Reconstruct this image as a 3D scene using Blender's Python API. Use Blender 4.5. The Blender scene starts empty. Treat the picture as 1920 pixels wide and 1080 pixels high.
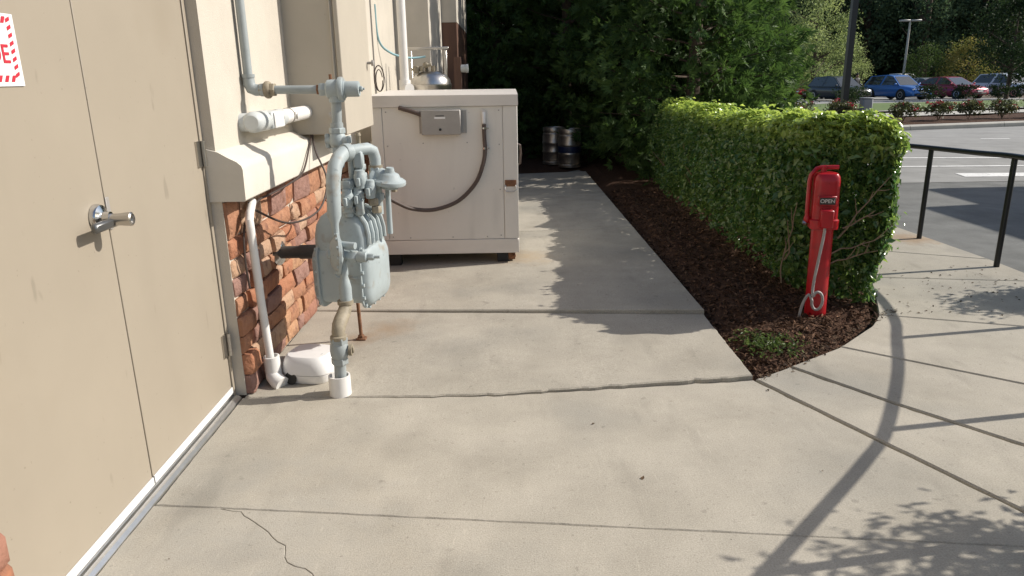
import bpy, math, random
import numpy as np
from mathutils import Vector, Matrix, Euler, Quaternion, noise, geometry

random.seed(7)
RNG = np.random.default_rng(11)
PI = math.pi
R = math.radians
scene = bpy.context.scene
COL = scene.collection

# ------------------------------------------------------------------ camera, sky, sun, exposure
cam_d = bpy.data.cameras.new('camera')
cam_d.sensor_width = 36.0
cam_d.lens = 36.0 * 1370.0 / 1920.0
cam_d.clip_start = 0.05
cam_d.clip_end = 600.0
cam = bpy.data.objects.new('camera', cam_d)
COL.objects.link(cam)
PITCH, YAW, ROLL = 0.28217, 0.00426, 0.01745
cam.matrix_world = (Matrix.Translation((0, 0, 1.55)) @ Matrix.Rotation(-YAW, 4, 'Z')
                    @ Matrix.Rotation(PI / 2 - PITCH, 4, 'X') @ Matrix.Rotation(-ROLL, 4, 'Z'))
scene.camera = cam

SUN_EL = R(35.0)
SUN_H = Vector((0.986, 0.165, 0)).normalized()
SUN_DIR = Vector((SUN_H.x * math.cos(SUN_EL), SUN_H.y * math.cos(SUN_EL), math.sin(SUN_EL)))
world = bpy.data.worlds.new('World')
scene.world = world
world.use_nodes = True
wn = world.node_tree
wn.nodes.clear()
w_out = wn.nodes.new('ShaderNodeOutputWorld')
w_bg = wn.nodes.new('ShaderNodeBackground')
w_sky = wn.nodes.new('ShaderNodeTexSky')
w_sky.sky_type = 'NISHITA'
w_sky.sun_disc = False
w_sky.sun_elevation = SUN_EL
w_sky.sun_rotation = math.atan2(SUN_H.x, SUN_H.y)
w_sky.air_density = 1.0
w_sky.dust_density = 1.5
w_bg.inputs['Strength'].default_value = 0.125
wn.links.new(w_sky.outputs['Color'], w_bg.inputs['Color'])
wn.links.new(w_bg.outputs['Background'], w_out.inputs['Surface'])

sun_d = bpy.data.lights.new('sun', 'SUN')
sun_d.energy = 5.0
sun_d.angle = R(0.55)
sun_d.color = (1.0, 0.945, 0.86)
sun = bpy.data.objects.new('sun', sun_d)
COL.objects.link(sun)
sun.rotation_euler = SUN_DIR.to_track_quat('Z', 'Y').to_euler()
sun.location = SUN_DIR * 30

vs = scene.view_settings
vs.view_transform = 'Standard'
vs.look = 'None'
vs.exposure = 0.12
vs.gamma = 1.0
vs.use_curve_mapping = False

# ------------------------------------------------------------------ materials
def mat(name, col, rough=0.6, metal=0.0, var=0.0, vscale=6.0, col2=None, bump=0.0, bscale=60.0,
        spec=0.5, detail=6.0, stretch=None, col3=None, c3scale=1.0, c3lo=0.55, c3hi=0.7, coat=0.0, bdist=0.01):
    m = bpy.data.materials.new(name)
    m.use_nodes = True
    nt = m.node_tree
    b = nt.nodes['Principled BSDF']
    b.inputs['Roughness'].default_value = rough
    b.inputs['Metallic'].default_value = metal
    b.inputs['Specular IOR Level'].default_value = spec
    if coat:
        b.inputs['Coat Weight'].default_value = coat
        b.inputs['Coat Roughness'].default_value = 0.08
    c4 = (*col, 1)
    b.inputs['Base Color'].default_value = c4
    tc = nt.nodes.new('ShaderNodeTexCoord')
    src = tc.outputs['Object']
    if stretch:
        mp = nt.nodes.new('ShaderNodeMapping')
        mp.inputs['Scale'].default_value = stretch
        nt.links.new(src, mp.inputs['Vector'])
        src = mp.outputs['Vector']
    out = None
    if var > 0 or col2 is not None:
        n = nt.nodes.new('ShaderNodeTexNoise')
        n.inputs['Scale'].default_value = vscale
        n.inputs['Detail'].default_value = detail
        n.inputs['Roughness'].default_value = 0.62
        nt.links.new(src, n.inputs['Vector'])
        rp = nt.nodes.new('ShaderNodeValToRGB')
        rp.color_ramp.elements[0].position = 0.33
        rp.color_ramp.elements[1].position = 0.68
        if col2 is None:
            rp.color_ramp.elements[0].color = (*[c * (1 - var) for c in col], 1)
            rp.color_ramp.elements[1].color = (*[min(1, c * (1 + var)) for c in col], 1)
        else:
            rp.color_ramp.elements[0].color = c4
            rp.color_ramp.elements[1].color = (*col2, 1)
        nt.links.new(n.outputs['Fac'], rp.inputs['Fac'])
        out = rp.outputs['Color']
    if col3 is not None:
        n3 = nt.nodes.new('ShaderNodeTexNoise')
        n3.inputs['Scale'].default_value = c3scale
        n3.inputs['Detail'].default_value = 5
        nt.links.new(src, n3.inputs['Vector'])
        mr = nt.nodes.new('ShaderNodeMapRange')
        mr.inputs['From Min'].default_value = c3lo
        mr.inputs['From Max'].default_value = c3hi
        nt.links.new(n3.outputs['Fac'], mr.inputs['Value'])
        mx = nt.nodes.new('ShaderNodeMix')
        mx.data_type = 'RGBA'
        nt.links.new(mr.outputs['Result'], mx.inputs['Factor'])
        if out is not None:
            nt.links.new(out, mx.inputs[6])
        else:
            mx.inputs[6].default_value = c4
        mx.inputs[7].default_value = (*col3, 1)
        out = mx.outputs[2]
    if out is not None:
        nt.links.new(out, b.inputs['Base Color'])
    if bump > 0:
        n2 = nt.nodes.new('ShaderNodeTexNoise')
        n2.inputs['Scale'].default_value = bscale
        n2.inputs['Detail'].default_value = 4
        nt.links.new(src, n2.inputs['Vector'])
        bp = nt.nodes.new('ShaderNodeBump')
        bp.inputs['Strength'].default_value = bump
        bp.inputs['Distance'].default_value = bdist
        nt.links.new(n2.outputs['Fac'], bp.inputs['Height'])
        nt.links.new(bp.outputs['Normal'], b.inputs['Normal'])
    return m

def specks(m, layers):
    nt = m.node_tree; b = nt.nodes['Principled BSDF']
    tc = [n for n in nt.nodes if n.type == 'TEX_COORD'][0]
    for (scale, lo, hi, mul, stretch) in layers:
        prev = b.inputs['Base Color'].links[0].from_socket
        mp = nt.nodes.new('ShaderNodeMapping'); mp.inputs['Scale'].default_value = stretch
        nz = nt.nodes.new('ShaderNodeTexNoise'); nz.inputs['Scale'].default_value = scale; nz.inputs['Detail'].default_value = 2.5
        mr = nt.nodes.new('ShaderNodeMapRange')
        mr.inputs['From Min'].default_value = lo; mr.inputs['From Max'].default_value = hi
        mr.inputs['To Min'].default_value = 1.0; mr.inputs['To Max'].default_value = mul
        vm = nt.nodes.new('ShaderNodeVectorMath'); vm.operation = 'SCALE'
        nt.links.new(tc.outputs['Object'], mp.inputs['Vector']); nt.links.new(mp.outputs['Vector'], nz.inputs['Vector'])
        nt.links.new(nz.outputs['Fac'], mr.inputs['Value']); nt.links.new(prev, vm.inputs[0]); nt.links.new(mr.outputs['Result'], vm.inputs['Scale'])
        nt.links.new(vm.outputs['Vector'], b.inputs['Base Color'])
    return m

def leaf_mat(name, c_dark, c_light, trans=0.3, rough=0.45, spec=0.4):
    m = bpy.data.materials.new(name)
    m.use_nodes = True
    nt = m.node_tree
    b = nt.nodes['Principled BSDF']
    out = nt.nodes['Material Output']
    at = nt.nodes.new('ShaderNodeAttribute')
    at.attribute_name = 'tint'
    rp = nt.nodes.new('ShaderNodeValToRGB')
    rp.color_ramp.elements[0].color = (*c_dark, 1)
    rp.color_ramp.elements[1].color = (*c_light, 1)
    nt.links.new(at.outputs['Fac'], rp.inputs['Fac'])
    nt.links.new(rp.outputs['Color'], b.inputs['Base Color'])
    b.inputs['Roughness'].default_value = rough
    b.inputs['Specular IOR Level'].default_value = spec
    tr = nt.nodes.new('ShaderNodeBsdfTranslucent')
    hs = nt.nodes.new('ShaderNodeHueSaturation')
    hs.inputs['Value'].default_value = 1.35
    hs.inputs['Saturation'].default_value = 1.1
    nt.links.new(rp.outputs['Color'], hs.inputs['Color'])
    nt.links.new(hs.outputs['Color'], tr.inputs['Color'])
    mx = nt.nodes.new('ShaderNodeMixShader')
    mx.inputs['Fac'].default_value = trans
    nt.links.new(b.outputs['BSDF'], mx.inputs[1])
    nt.links.new(tr.outputs['BSDF'], mx.inputs[2])
    nt.links.new(mx.outputs['Shader'], out.inputs['Surface'])
    return m

def concrete_mat(name, c1, c2, stain, rust=None):
    m = mat(name, c1, rough=0.9, col2=c2, vscale=1.6, detail=9, bump=0.35, bscale=220, spec=0.25,
            col3=stain, c3scale=0.9, c3lo=0.52, c3hi=0.78, bdist=0.004)
    nt = m.node_tree
    b = nt.nodes['Principled BSDF']
    prev = b.inputs['Base Color'].links[0].from_socket
    tc = [n for n in nt.nodes if n.type == 'TEX_COORD'][0]
    sp = nt.nodes.new('ShaderNodeTexNoise')
    sp.inputs['Scale'].default_value = 170
    sp.inputs['Detail'].default_value = 3
    nt.links.new(tc.outputs['Object'], sp.inputs['Vector'])
    mr = nt.nodes.new('ShaderNodeMapRange')
    mr.inputs['From Min'].default_value = 0.3
    mr.inputs['From Max'].default_value = 0.7
    mr.inputs['To Min'].default_value = 0.82
    mr.inputs['To Max'].default_value = 1.12
    nt.links.new(sp.outputs['Fac'], mr.inputs['Value'])
    # broad streaks
    s2 = nt.nodes.new('ShaderNodeTexNoise')
    s2.inputs['Scale'].default_value = 3.1
    s2.inputs['Detail'].default_value = 8
    s2.inputs['Roughness'].default_value = 0.7
    nt.links.new(tc.outputs['Object'], s2.inputs['Vector'])
    m2 = nt.nodes.new('ShaderNodeMapRange')
    m2.inputs['From Min'].default_value = 0.32
    m2.inputs['From Max'].default_value = 0.66
    m2.inputs['To Min'].default_value = 0.90
    m2.inputs['To Max'].default_value = 1.04
    nt.links.new(s2.outputs['Fac'], m2.inputs['Value'])
    mu = nt.nodes.new('ShaderNodeMath')
    mu.operation = 'MULTIPLY'
    nt.links.new(mr.outputs['Result'], mu.inputs[0])
    nt.links.new(m2.outputs['Result'], mu.inputs[1])
    vm = nt.nodes.new('ShaderNodeVectorMath')
    vm.operation = 'SCALE'
    nt.links.new(prev, vm.inputs[0])
    nt.links.new(mu.outputs['Value'], vm.inputs['Scale'])
    last = vm.outputs['Vector']
    for (cx, cy, rad, colr, amt) in (rust or []):
        mp = nt.nodes.new('ShaderNodeVectorMath'); mp.operation = 'DISTANCE'
        wob = nt.nodes.new('ShaderNodeVectorMath'); wob.operation = 'ADD'
        nz = nt.nodes.new('ShaderNodeTexNoise'); nz.inputs['Scale'].default_value = 9
        sc = nt.nodes.new('ShaderNodeVectorMath'); sc.operation = 'SCALE'; sc.inputs['Scale'].default_value = rad * 1.2
        sb = nt.nodes.new('ShaderNodeVectorMath'); sb.operation = 'SUBTRACT'; sb.inputs[1].default_value = (.5, .5, .5)
        nt.links.new(tc.outputs['Object'], nz.inputs['Vector'])
        nt.links.new(nz.outputs['Color'], sb.inputs[0])
        nt.links.new(sb.outputs['Vector'], sc.inputs[0])
        nt.links.new(tc.outputs['Object'], wob.inputs[0])
        nt.links.new(sc.outputs['Vector'], wob.inputs[1])
        nt.links.new(wob.outputs['Vector'], mp.inputs[0])
        mp.inputs[1].default_value = (cx, cy, 0)
        fr = nt.nodes.new('ShaderNodeMapRange')
        fr.inputs['From Min'].default_value = rad
        fr.inputs['From Max'].default_value = 0
        fr.inputs['To Max'].default_value = amt
        nt.links.new(mp.outputs['Value'], fr.inputs['Value'])
        mx = nt.nodes.new('ShaderNodeMix'); mx.data_type = 'RGBA'
        nt.links.new(fr.outputs['Result'], mx.inputs['Factor'])
        nt.links.new(last, mx.inputs[6])
        mx.inputs[7].default_value = (*colr, 1)
        last = mx.outputs[2]
    nt.links.new(last, b.inputs['Base Color'])
    return m

RUST = (0.22, 0.09, 0.03)
M = {}
M['concrete'] = concrete_mat('concrete', (0.405, 0.368, 0.302), (0.455, 0.415, 0.345), (0.355, 0.338, 0.295),
                             rust=[(-0.78, 4.45, .22, (0.34, 0.22, 0.12), .55), (-0.92, 4.27, .16, (0.30, 0.18, 0.09), .6),
                                   (0.12, 6.2, .35, (0.42, 0.30, 0.17), .6), (-1.0, 2.2, .7, (0.33, 0.32, 0.29), .5),
                                   (3.85, 6.78, .3, (0.36, 0.22, 0.11), .8)])
M['concrete_far'] = mat('concrete_far', (0.42, 0.40, 0.35), rough=.9, var=.1, vscale=2)
M['soil'] = mat('soil', (0.10, 0.075, 0.05), rough=1, var=.3, vscale=8, bump=.5, bscale=30)
M['mulch'] = mat('mulch', (0.055, 0.028, 0.017), rough=1, col2=(0.11, 0.06, 0.037), vscale=30, bump=1.0, bscale=70, spec=.2, bdist=.03)
M['chip'] = leaf_mat('mulch_chip', (0.035, 0.017, 0.010), (0.22, 0.125, 0.075), trans=0.0, rough=.9, spec=.2)
M['asphalt_new'] = mat('asphalt_new', (0.16, 0.16, 0.15), rough=.9, var=.18, vscale=3, bump=.4, bscale=260, spec=.3, bdist=.004,
                       col3=(0.185, 0.182, 0.17), c3scale=.5)
M['asphalt_old'] = mat('asphalt_old', (0.28, 0.275, 0.26), rough=.95, var=.12, vscale=2, bump=.3, bscale=260, spec=.3, bdist=.004)
M['road_paint'] = mat('road_paint', (0.72, 0.71, 0.68), rough=.8, var=.12, vscale=9, col3=(0.3, 0.3, 0.29), c3scale=14, c3lo=.62, c3hi=.7)
M['grass'] = mat('grass', (0.07, 0.12, 0.025), rough=1, col2=(0.12, 0.17, 0.04), vscale=3)
M['stucco'] = mat('stucco', (0.52, 0.475, 0.405), rough=.95, var=.05, vscale=3, bump=.35, bscale=180, spec=.2, bdist=.006)
M['stucco_ledge'] = mat('stucco_ledge', (0.58, 0.54, 0.47), rough=.9, var=.06, vscale=3, bump=.3, bscale=160, spec=.2, bdist=.005,
                        col3=(0.47, 0.37, 0.24), c3scale=2.2, c3lo=.62, c3hi=.85)
M['door_paint'] = mat('door_paint', (0.315, 0.272, 0.213), rough=.5, var=.03, vscale=2, bump=.05, bscale=240, spec=.35, bdist=.002,
                      col3=(0.285, 0.24, 0.18), c3scale=1.3, c3lo=.58, c3hi=.85)
M['cabinet_paint'] = mat('cabinet_paint', (0.43, 0.385, 0.315), rough=.6, var=.03, vscale=4, spec=.35)
M['brown_panel'] = mat('brown_panel', (0.13, 0.065, 0.04), rough=.7, var=.15, vscale=5, stretch=(1, 1, .2))
M['mortar'] = mat('mortar', (0.11, 0.08, 0.062), rough=1, var=.2, vscale=20, bump=.5, bscale=80)
stone_cols = [((0.31, 0.15, 0.090), (0.39, 0.205, 0.125)), ((0.265, 0.13, 0.092), (0.33, 0.17, 0.12)),
              ((0.37, 0.20, 0.115), (0.43, 0.255, 0.155)), ((0.24, 0.135, 0.108), (0.31, 0.185, 0.15)),
              ((0.40, 0.25, 0.16), (0.45, 0.30, 0.21)), ((0.33, 0.14, 0.080), (0.38, 0.185, 0.11))]
M['stone'] = [mat('stone', a, rough=.92, col2=b_, vscale=11, bump=1.0, bscale=28, spec=.15, bdist=.018, col3=(0.20, 0.105, 0.075), c3scale=16, c3lo=.55, c3hi=.75) for a, b_ in stone_cols]
M['meter_paint'] = mat('meter_paint', (0.345, 0.39, 0.395), rough=.55, var=.08, vscale=7, bump=.15, bscale=120, spec=.4,
                       col3=(0.27, 0.235, 0.18), c3scale=13, c3lo=.60, c3hi=.80, bdist=.003)
M['pipe_paint'] = mat('pipe_paint', (0.30, 0.33, 0.33), rough=.55, var=.1, vscale=9, spec=.4, col3=(0.24, 0.17, 0.10), c3scale=9, c3lo=.66, c3hi=.78)
M['brass'] = mat('old_brass', (0.27, 0.23, 0.165), rough=.65, metal=.0, var=.25, vscale=18)
M['dark_pipe'] = mat('dark_pipe', (0.06, 0.065, 0.065), rough=.55, var=.2, vscale=12)
M['rust'] = mat('rusty_steel', (0.19, 0.09, 0.045), rough=.85, var=.35, vscale=22)
M['chrome'] = mat('chrome', (0.62, 0.62, 0.62), rough=.16, metal=1)
M['dark_steel'] = mat('dark_steel', (0.16, 0.16, 0.155), rough=.35, metal=.7)
M['steel'] = mat('brushed_steel', (0.52, 0.50, 0.47), rough=.28, metal=1, var=.1, vscale=12, stretch=(1, 1, .1))
M['keg_steel'] = mat('keg_steel', (0.52, 0.46, 0.40), rough=.36, metal=.9, var=.25, vscale=8)
M['keg_blue'] = mat('keg_blue', (0.012, 0.022, 0.07), rough=.45)
M['aluminium'] = mat('aluminium', (0.66, 0.66, 0.64), rough=.32, metal=.9, var=.08, vscale=20)
M['pvc'] = mat('pvc', (0.72, 0.70, 0.67), rough=.45, var=.03, vscale=8, spec=.45)
M['pvc_grey'] = mat('pvc_grey', (0.50, 0.52, 0.51), rough=.5, var=.05, vscale=8)
M['white_plastic'] = mat('white_plastic', (0.74, 0.73, 0.72), rough=.4, var=.02, vscale=5)
M['black'] = mat('black_rubber', (0.012, 0.012, 0.012), rough=.6)
M['cable'] = mat('cable', (0.05, 0.032, 0.025), rough=.6)
M['hose'] = mat('hose', (0.085, 0.06, 0.05), rough=.65, var=.15, vscale=20)
M['blue_hose'] = mat('blue_hose', (0.25, 0.42, 0.46), rough=.4)
M['box_white'] = mat('box_white', (0.70, 0.665, 0.60), rough=.5, var=.035, vscale=3, spec=.4, stretch=(1, 1, .35),
                     col3=(0.50, 0.41, 0.31), c3scale=1.6, c3lo=.58, c3hi=.9)
M['box_trim'] = mat('box_trim', (0.68, 0.635, 0.58), rough=.42, metal=.15, var=.06, vscale=6, stretch=(.4, 1, 1))
M['jbox'] = mat('junction_box', (0.36, 0.34, 0.315), rough=.5, metal=.3, var=.06, vscale=9)
M['red'] = mat('red_paint', (0.38, 0.008, 0.014), rough=.3, var=.10, vscale=9, spec=.5, col3=(0.26, 0.012, 0.016), c3scale=7, c3lo=.55, c3hi=.72)
M['plate_dark'] = mat('plate_dark', (0.05, 0.045, 0.04), rough=.5, metal=.4)
M['plate_text'] = mat('plate_text', (0.55, 0.53, 0.48), rough=.5)
M['flex'] = mat('flex_conduit', (0.36, 0.34, 0.33), rough=.5, metal=.2, bump=.6, bscale=200)
M['rail'] = mat('black_rail', (0.010, 0.011, 0.012), rough=.38, spec=.5)
M['bark'] = mat('bark', (0.085, 0.06, 0.04), rough=.95, var=.3, vscale=14, bump=.5, bscale=50)
M['pale_twig'] = mat('pale_twig', (0.22, 0.16, 0.105), rough=.9, var=.2, vscale=30)
M['stem'] = mat('hedge_stem', (0.20, 0.135, 0.08), rough=.9, var=.25, vscale=20)
M['sign_white'] = mat('sign_white', (0.80, 0.79, 0.78), rough=.4)
M['sign_red'] = mat('sign_red', (0.50, 0.03, 0.05), rough=.4)
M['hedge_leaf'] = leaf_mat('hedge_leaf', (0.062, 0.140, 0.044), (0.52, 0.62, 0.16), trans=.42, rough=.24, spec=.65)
M['conifer_leaf'] = leaf_mat('conifer_leaf', (0.028, 0.062, 0.020), (0.12, 0.19, 0.052), trans=.35, rough=.6, spec=.2)
M['tree_pale'] = leaf_mat('tree_pale', (0.14, 0.18, 0.07), (0.37, 0.43, 0.18), trans=.35, rough=.6, spec=.15)
M['tree_green'] = leaf_mat('tree_green', (0.025, 0.05, 0.015), (0.12, 0.17, 0.05), trans=.3, rough=.6, spec=.15)
M['tree_autumn'] = leaf_mat('tree_autumn', (0.11, 0.15, 0.04), (0.32, 0.26, 0.09), trans=.35, rough=.6, spec=.15)
M['tree_dark'] = leaf_mat('tree_dark', (0.012, 0.026, 0.010), (0.045, 0.07, 0.025), trans=.25, rough=.6, spec=.15)
M['woods'] = leaf_mat('woods_leaf', (0.028, 0.050, 0.032), (0.14, 0.20, 0.10), trans=.28, rough=.8, spec=.05)
M['rose_leaf'] = leaf_mat('rose_leaf', (0.035, 0.05, 0.018), (0.15, 0.15, 0.06), trans=.25)
M['rose_red'] = leaf_mat('rose_petal', (0.26, 0.02, 0.045), (0.50, 0.08, 0.11), trans=.3)
M['litter'] = leaf_mat('litter', (0.03, 0.02, 0.012), (0.12, 0.075, 0.04), trans=.05, rough=.9)
M['weed'] = leaf_mat('weed', (0.05, 0.09, 0.02), (0.14, 0.19, 0.06), trans=.3)
M['brick_base'] = mat('brick_base', (0.22, 0.13, 0.085), rough=.9, var=.25, vscale=20)
M['glass'] = mat('car_glass', (0.02, 0.03, 0.035), rough=.06, spec=.9)
M['tyre'] = mat('tyre', (0.02, 0.02, 0.02), rough=.85)
M['rim'] = mat('rim', (0.45, 0.45, 0.46), rough=.3, metal=.8)
M['lamp_lens'] = mat('lamp_lens', (0.75, 0.76, 0.78), rough=.12, spec=.8)
M['tail_lens'] = mat('tail_lens', (0.35, 0.01, 0.01), rough=.2)
M['pole_grey'] = mat('pole_grey', (0.38, 0.37, 0.35), rough=.5, metal=.3)
M['util_grey'] = mat('utility_grey', (0.27, 0.28, 0.29), rough=.5, var=.05, vscale=3)
M['skin_tone'] = mat('skin', (0.30, 0.17, 0.11), rough=.6)
M['clothes_dark'] = mat('dark_clothes', (0.015, 0.016, 0.02), rough=.9)
M['canopy_paint'] = mat('canopy_paint', (0.55, 0.50, 0.42), rough=.7)

one = (1, 1, 1)
specks(M['concrete'], [(42, .66, .74, .78, one), (95, .62, .72, .80, one), (60, .62, .75, 1.10, (1, .15, 1)), (.9, .50, .68, .86, one), (3.4, .50, .72, .90, one), (16, .68, .76, .78, one), (7, .60, .72, .90, (1, .25, 1))])
_nt = M['concrete'].node_tree; _b = _nt.nodes['Principled BSDF']
_oi = _nt.nodes.new('ShaderNodeObjectInfo'); _mr = _nt.nodes.new('ShaderNodeMapRange'); _vm = _nt.nodes.new('ShaderNodeVectorMath'); _vm.operation = 'SCALE'
_mr.inputs['To Min'].default_value = .90; _mr.inputs['To Max'].default_value = 1.01
_prev = _b.inputs['Base Color'].links[0].from_socket
_nt.links.new(_oi.outputs['Random'], _mr.inputs['Value']); _nt.links.new(_prev, _vm.inputs[0]); _nt.links.new(_mr.outputs['Result'], _vm.inputs['Scale']); _nt.links.new(_vm.outputs['Vector'], _b.inputs['Base Color'])
specks(M['door_paint'], [(14, .70, .76, .82, (1, 1, .35)), (55, .72, .77, .75, one), (2.2, .55, .8, .93, (1, 1, .3))])
specks(M['box_white'], [(20, .70, .78, .82, one), (5, .55, .8, .90, (1.5, 1, .25)), (70, .70, .76, .78, one)])
specks(M['cabinet_paint'], [(25, .70, .77, .85, one)])
specks(M['stucco'], [(6, .60, .80, .93, (1, 1, .3)), (40, .70, .78, .88, one)])
specks(M['meter_paint'], [(30, .66, .74, .72, one), (9, .58, .75, .88, one)])
specks(M['red'], [(40, .66, .74, .62, one), (12, .60, .75, .8, one)])
specks(M['asphalt_new'], [(60, .66, .72, 1.5, one), (1.2, .5, .7, .85, one)])
specks(M['asphalt_old'], [(.6, .5, .7, .88, one), (25, .68, .74, .75, one)])

# ------------------------------------------------------------------ mesh helpers
class MB:
    def __init__(s):
        s.v = []; s.f = []
    def add(s, vs_, fs_):
        o = len(s.v)
        s.v.extend([tuple(p) for p in vs_])
        s.f.extend([tuple(i + o for i in f) for f in fs_])
        return s
    def box(s, x0, x1, y0, y1, z0, z1, c=0.0, mtx=None):
        if c <= 0:
            vs_ = [(x0, y0, z0), (x1, y0, z0), (x1, y1, z0), (x0, y1, z0), (x0, y0, z1), (x1, y0, z1), (x1, y1, z1), (x0, y1, z1)]
            fs_ = [(0, 3, 2, 1), (4, 5, 6, 7), (0, 1, 5, 4), (1, 2, 6, 5), (2, 3, 7, 6), (3, 0, 4, 7)]
        else:
            vs_, idx = [], {}
            for ix in (0, 1):
                for iy in (0, 1):
                    for iz in (0, 1):
                        X = (x0, x1)[ix]; Y = (y0, y1)[iy]; Z = (z0, z1)[iz]
                        sx, sy, sz = (1, -1)[ix] * c, (1, -1)[iy] * c, (1, -1)[iz] * c
                        for a, p in (('x', (X, Y + sy, Z + sz)), ('y', (X + sx, Y, Z + sz)), ('z', (X + sx, Y + sy, Z))):
                            idx[(ix, iy, iz, a)] = len(vs_); vs_.append(p)
            fs_ = []
            def q(*k): fs_.append(tuple(idx[i] for i in k))
            for i in (0, 1):
                q((i, 0, 0, 'x'), (i, 1, 0, 'x'), (i, 1, 1, 'x'), (i, 0, 1, 'x'))
                q((0, i, 0, 'y'), (1, i, 0, 'y'), (1, i, 1, 'y'), (0, i, 1, 'y'))
                q((0, 0, i, 'z'), (1, 0, i, 'z'), (1, 1, i, 'z'), (0, 1, i, 'z'))
                for j in (0, 1):
                    q((i, j, 0, 'x'), (i, j, 1, 'x'), (i, j, 1, 'y'), (i, j, 0, 'y'))
                    q((i, 0, j, 'x'), (i, 1, j, 'x'), (i, 1, j, 'z'), (i, 0, j, 'z'))
                    q((0, i, j, 'y'), (1, i, j, 'y'), (1, i, j, 'z'), (0, i, j, 'z'))
                    for k in (0, 1):
                        q((i, j, k, 'x'), (i, j, k, 'y'), (i, j, k, 'z'))
        if mtx is not None:
            vs_ = [mtx @ Vector(p) for p in vs_]
        return s.add(vs_, fs_)
    def rings(s, rings, closed=True, cap=True):
        n = len(rings[0]); vs_ = [p for r in rings for p in r]; fs_ = []
        for i in range(len(rings) - 1):
            for j in range(n if closed else n - 1):
                k = (j + 1) % n
                fs_.append((i * n + j, i * n + k, (i + 1) * n + k, (i + 1) * n + j))
        if cap:
            fs_.append(tuple(range(n - 1, -1, -1)))
            fs_.append(tuple((len(rings) - 1) * n + j for j in range(n)))
        return s.add(vs_, fs_)
    def lathe(s, prof, org=(0, 0, 0), axis=(0, 0, 1), n=20, phase=0.0, cap=True):
        q = Vector(axis).normalized().to_track_quat('Z', 'Y'); o = Vector(org)
        rs = []
        for r, h in prof:
            rs.append([o + q @ Vector((r * math.cos(phase + 2 * PI * j / n), r * math.sin(phase + 2 * PI * j / n), h)) for j in range(n)])
        return s.rings(rs, cap=cap)
    def cyl(s, a, b, r, r2=None, n=14):
        a, b = Vector(a), Vector(b); L = (b - a).length
        return s.lathe([(r, 0), (r if r2 is None else r2, L)], a, b - a, n)
    def hexn(s, a, axis, r, h, n=6):
        c = h * .12
        return s.lathe([(r * .9, 0), (r, c), (r, h - c), (r * .9, h)], a, axis, n)
    def tube(s, pts, r, n=10, cap=True):
        pts = [Vector(p) for p in pts]
        rr = r if isinstance(r, (list, tuple)) else [r] * len(pts)
        t0 = (pts[1] - pts[0]).normalized()
        up = Vector((0, 0, 1)) if abs(t0.z) < .9 else Vector((1, 0, 0))
        nrm = (up - t0 * up.dot(t0)).normalized(); rs = []
        for i, p in enumerate(pts):
            t = (pts[min(i + 1, len(pts) - 1)] - pts[max(i - 1, 0)]).normalized()
            nrm = (nrm - t * nrm.dot(t)).normalized(); bn = t.cross(nrm)
            rs.append([p + (nrm * math.cos(2 * PI * j / n) + bn * math.sin(2 * PI * j / n)) * rr[i] for j in range(n)])
        return s.rings(rs, cap=cap)
    def sphere(s, c, rx, ry=None, rz=None, n=14, m=8):
        ry = rx if ry is None else ry; rz = rx if rz is None else rz
        rs = []
        for i in range(m + 1):
            a = -PI / 2 + PI * i / m
            k = max(math.cos(a), .02)
            rs.append([(c[0] + rx * k * math.cos(2 * PI * j / n), c[1] + ry * k * math.sin(2 * PI * j / n), c[2] + rz * math.sin(a)) for j in range(n)])
        return s.rings(rs)
    def prism(s, poly, z0, z1):
        n = len(poly)
        return s.add([(x, y, z0) for x, y in poly] + [(x, y, z1) for x, y in poly],
                     [tuple(range(n - 1, -1, -1)), tuple(range(n, 2 * n))] + [(i, (i + 1) % n, n + (i + 1) % n, n + i) for i in range(n)])
    def mesh(s, name, m=None, smooth=None):
        me = bpy.data.meshes.new(name)
        me.from_pydata(s.v, [], s.f)
        me.validate()
        if m is not None:
            me.materials.append(m)
        import bmesh
        bm = bmesh.new(); bm.from_mesh(me); bmesh.ops.recalc_face_normals(bm, faces=bm.faces); bm.to_mesh(me); bm.free()
        if smooth is not None:
            me.shade_smooth(); me.set_sharp_from_angle(angle=R(smooth))
        me.update()
        return me
    def build(s, name, m, parent=None, smooth=40, **kw):
        o = bpy.data.objects.new(name, s.mesh(name, m, smooth))
        COL.objects.link(o)
        if parent is not None:
            o.parent = parent
        tag(o, **kw)
        return o

def tag(o, label=None, cat=None, group=None, kind=None):
    if label: o['label'] = label
    if cat: o['category'] = cat
    if group: o['group'] = group
    if kind: o['kind'] = kind
    return o

def empty(name, label, cat, loc=(0, 0, 0), rz=0.0, group=None):
    o = bpy.data.objects.new(name, None)
    o.empty_display_size = .1
    COL.objects.link(o)
    o.location = loc; o.rotation_euler = (0, 0, rz)
    return tag(o, label, cat, group)

def copy_tree(o, parent=None):
    c = o.copy(); COL.objects.link(c); c.parent = parent
    for ch in list(o.children):
        copy_tree(ch, c)
    return c

def grid_sheet(name, x0, x1, y0, y1, zf, nx, ny, m, **kw):
    b = MB()
    vs_ = [(x0 + (x1 - x0) * i / nx, y0 + (y1 - y0) * j / ny) for j in range(ny + 1) for i in range(nx + 1)]
    b.add([(x, y, zf(x, y)) for x, y in vs_], [(j * (nx + 1) + i, j * (nx + 1) + i + 1, (j + 1) * (nx + 1) + i + 1, (j + 1) * (nx + 1) + i) for j in range(ny) for i in range(nx)])
    return b.build(name, m, **kw)

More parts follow.
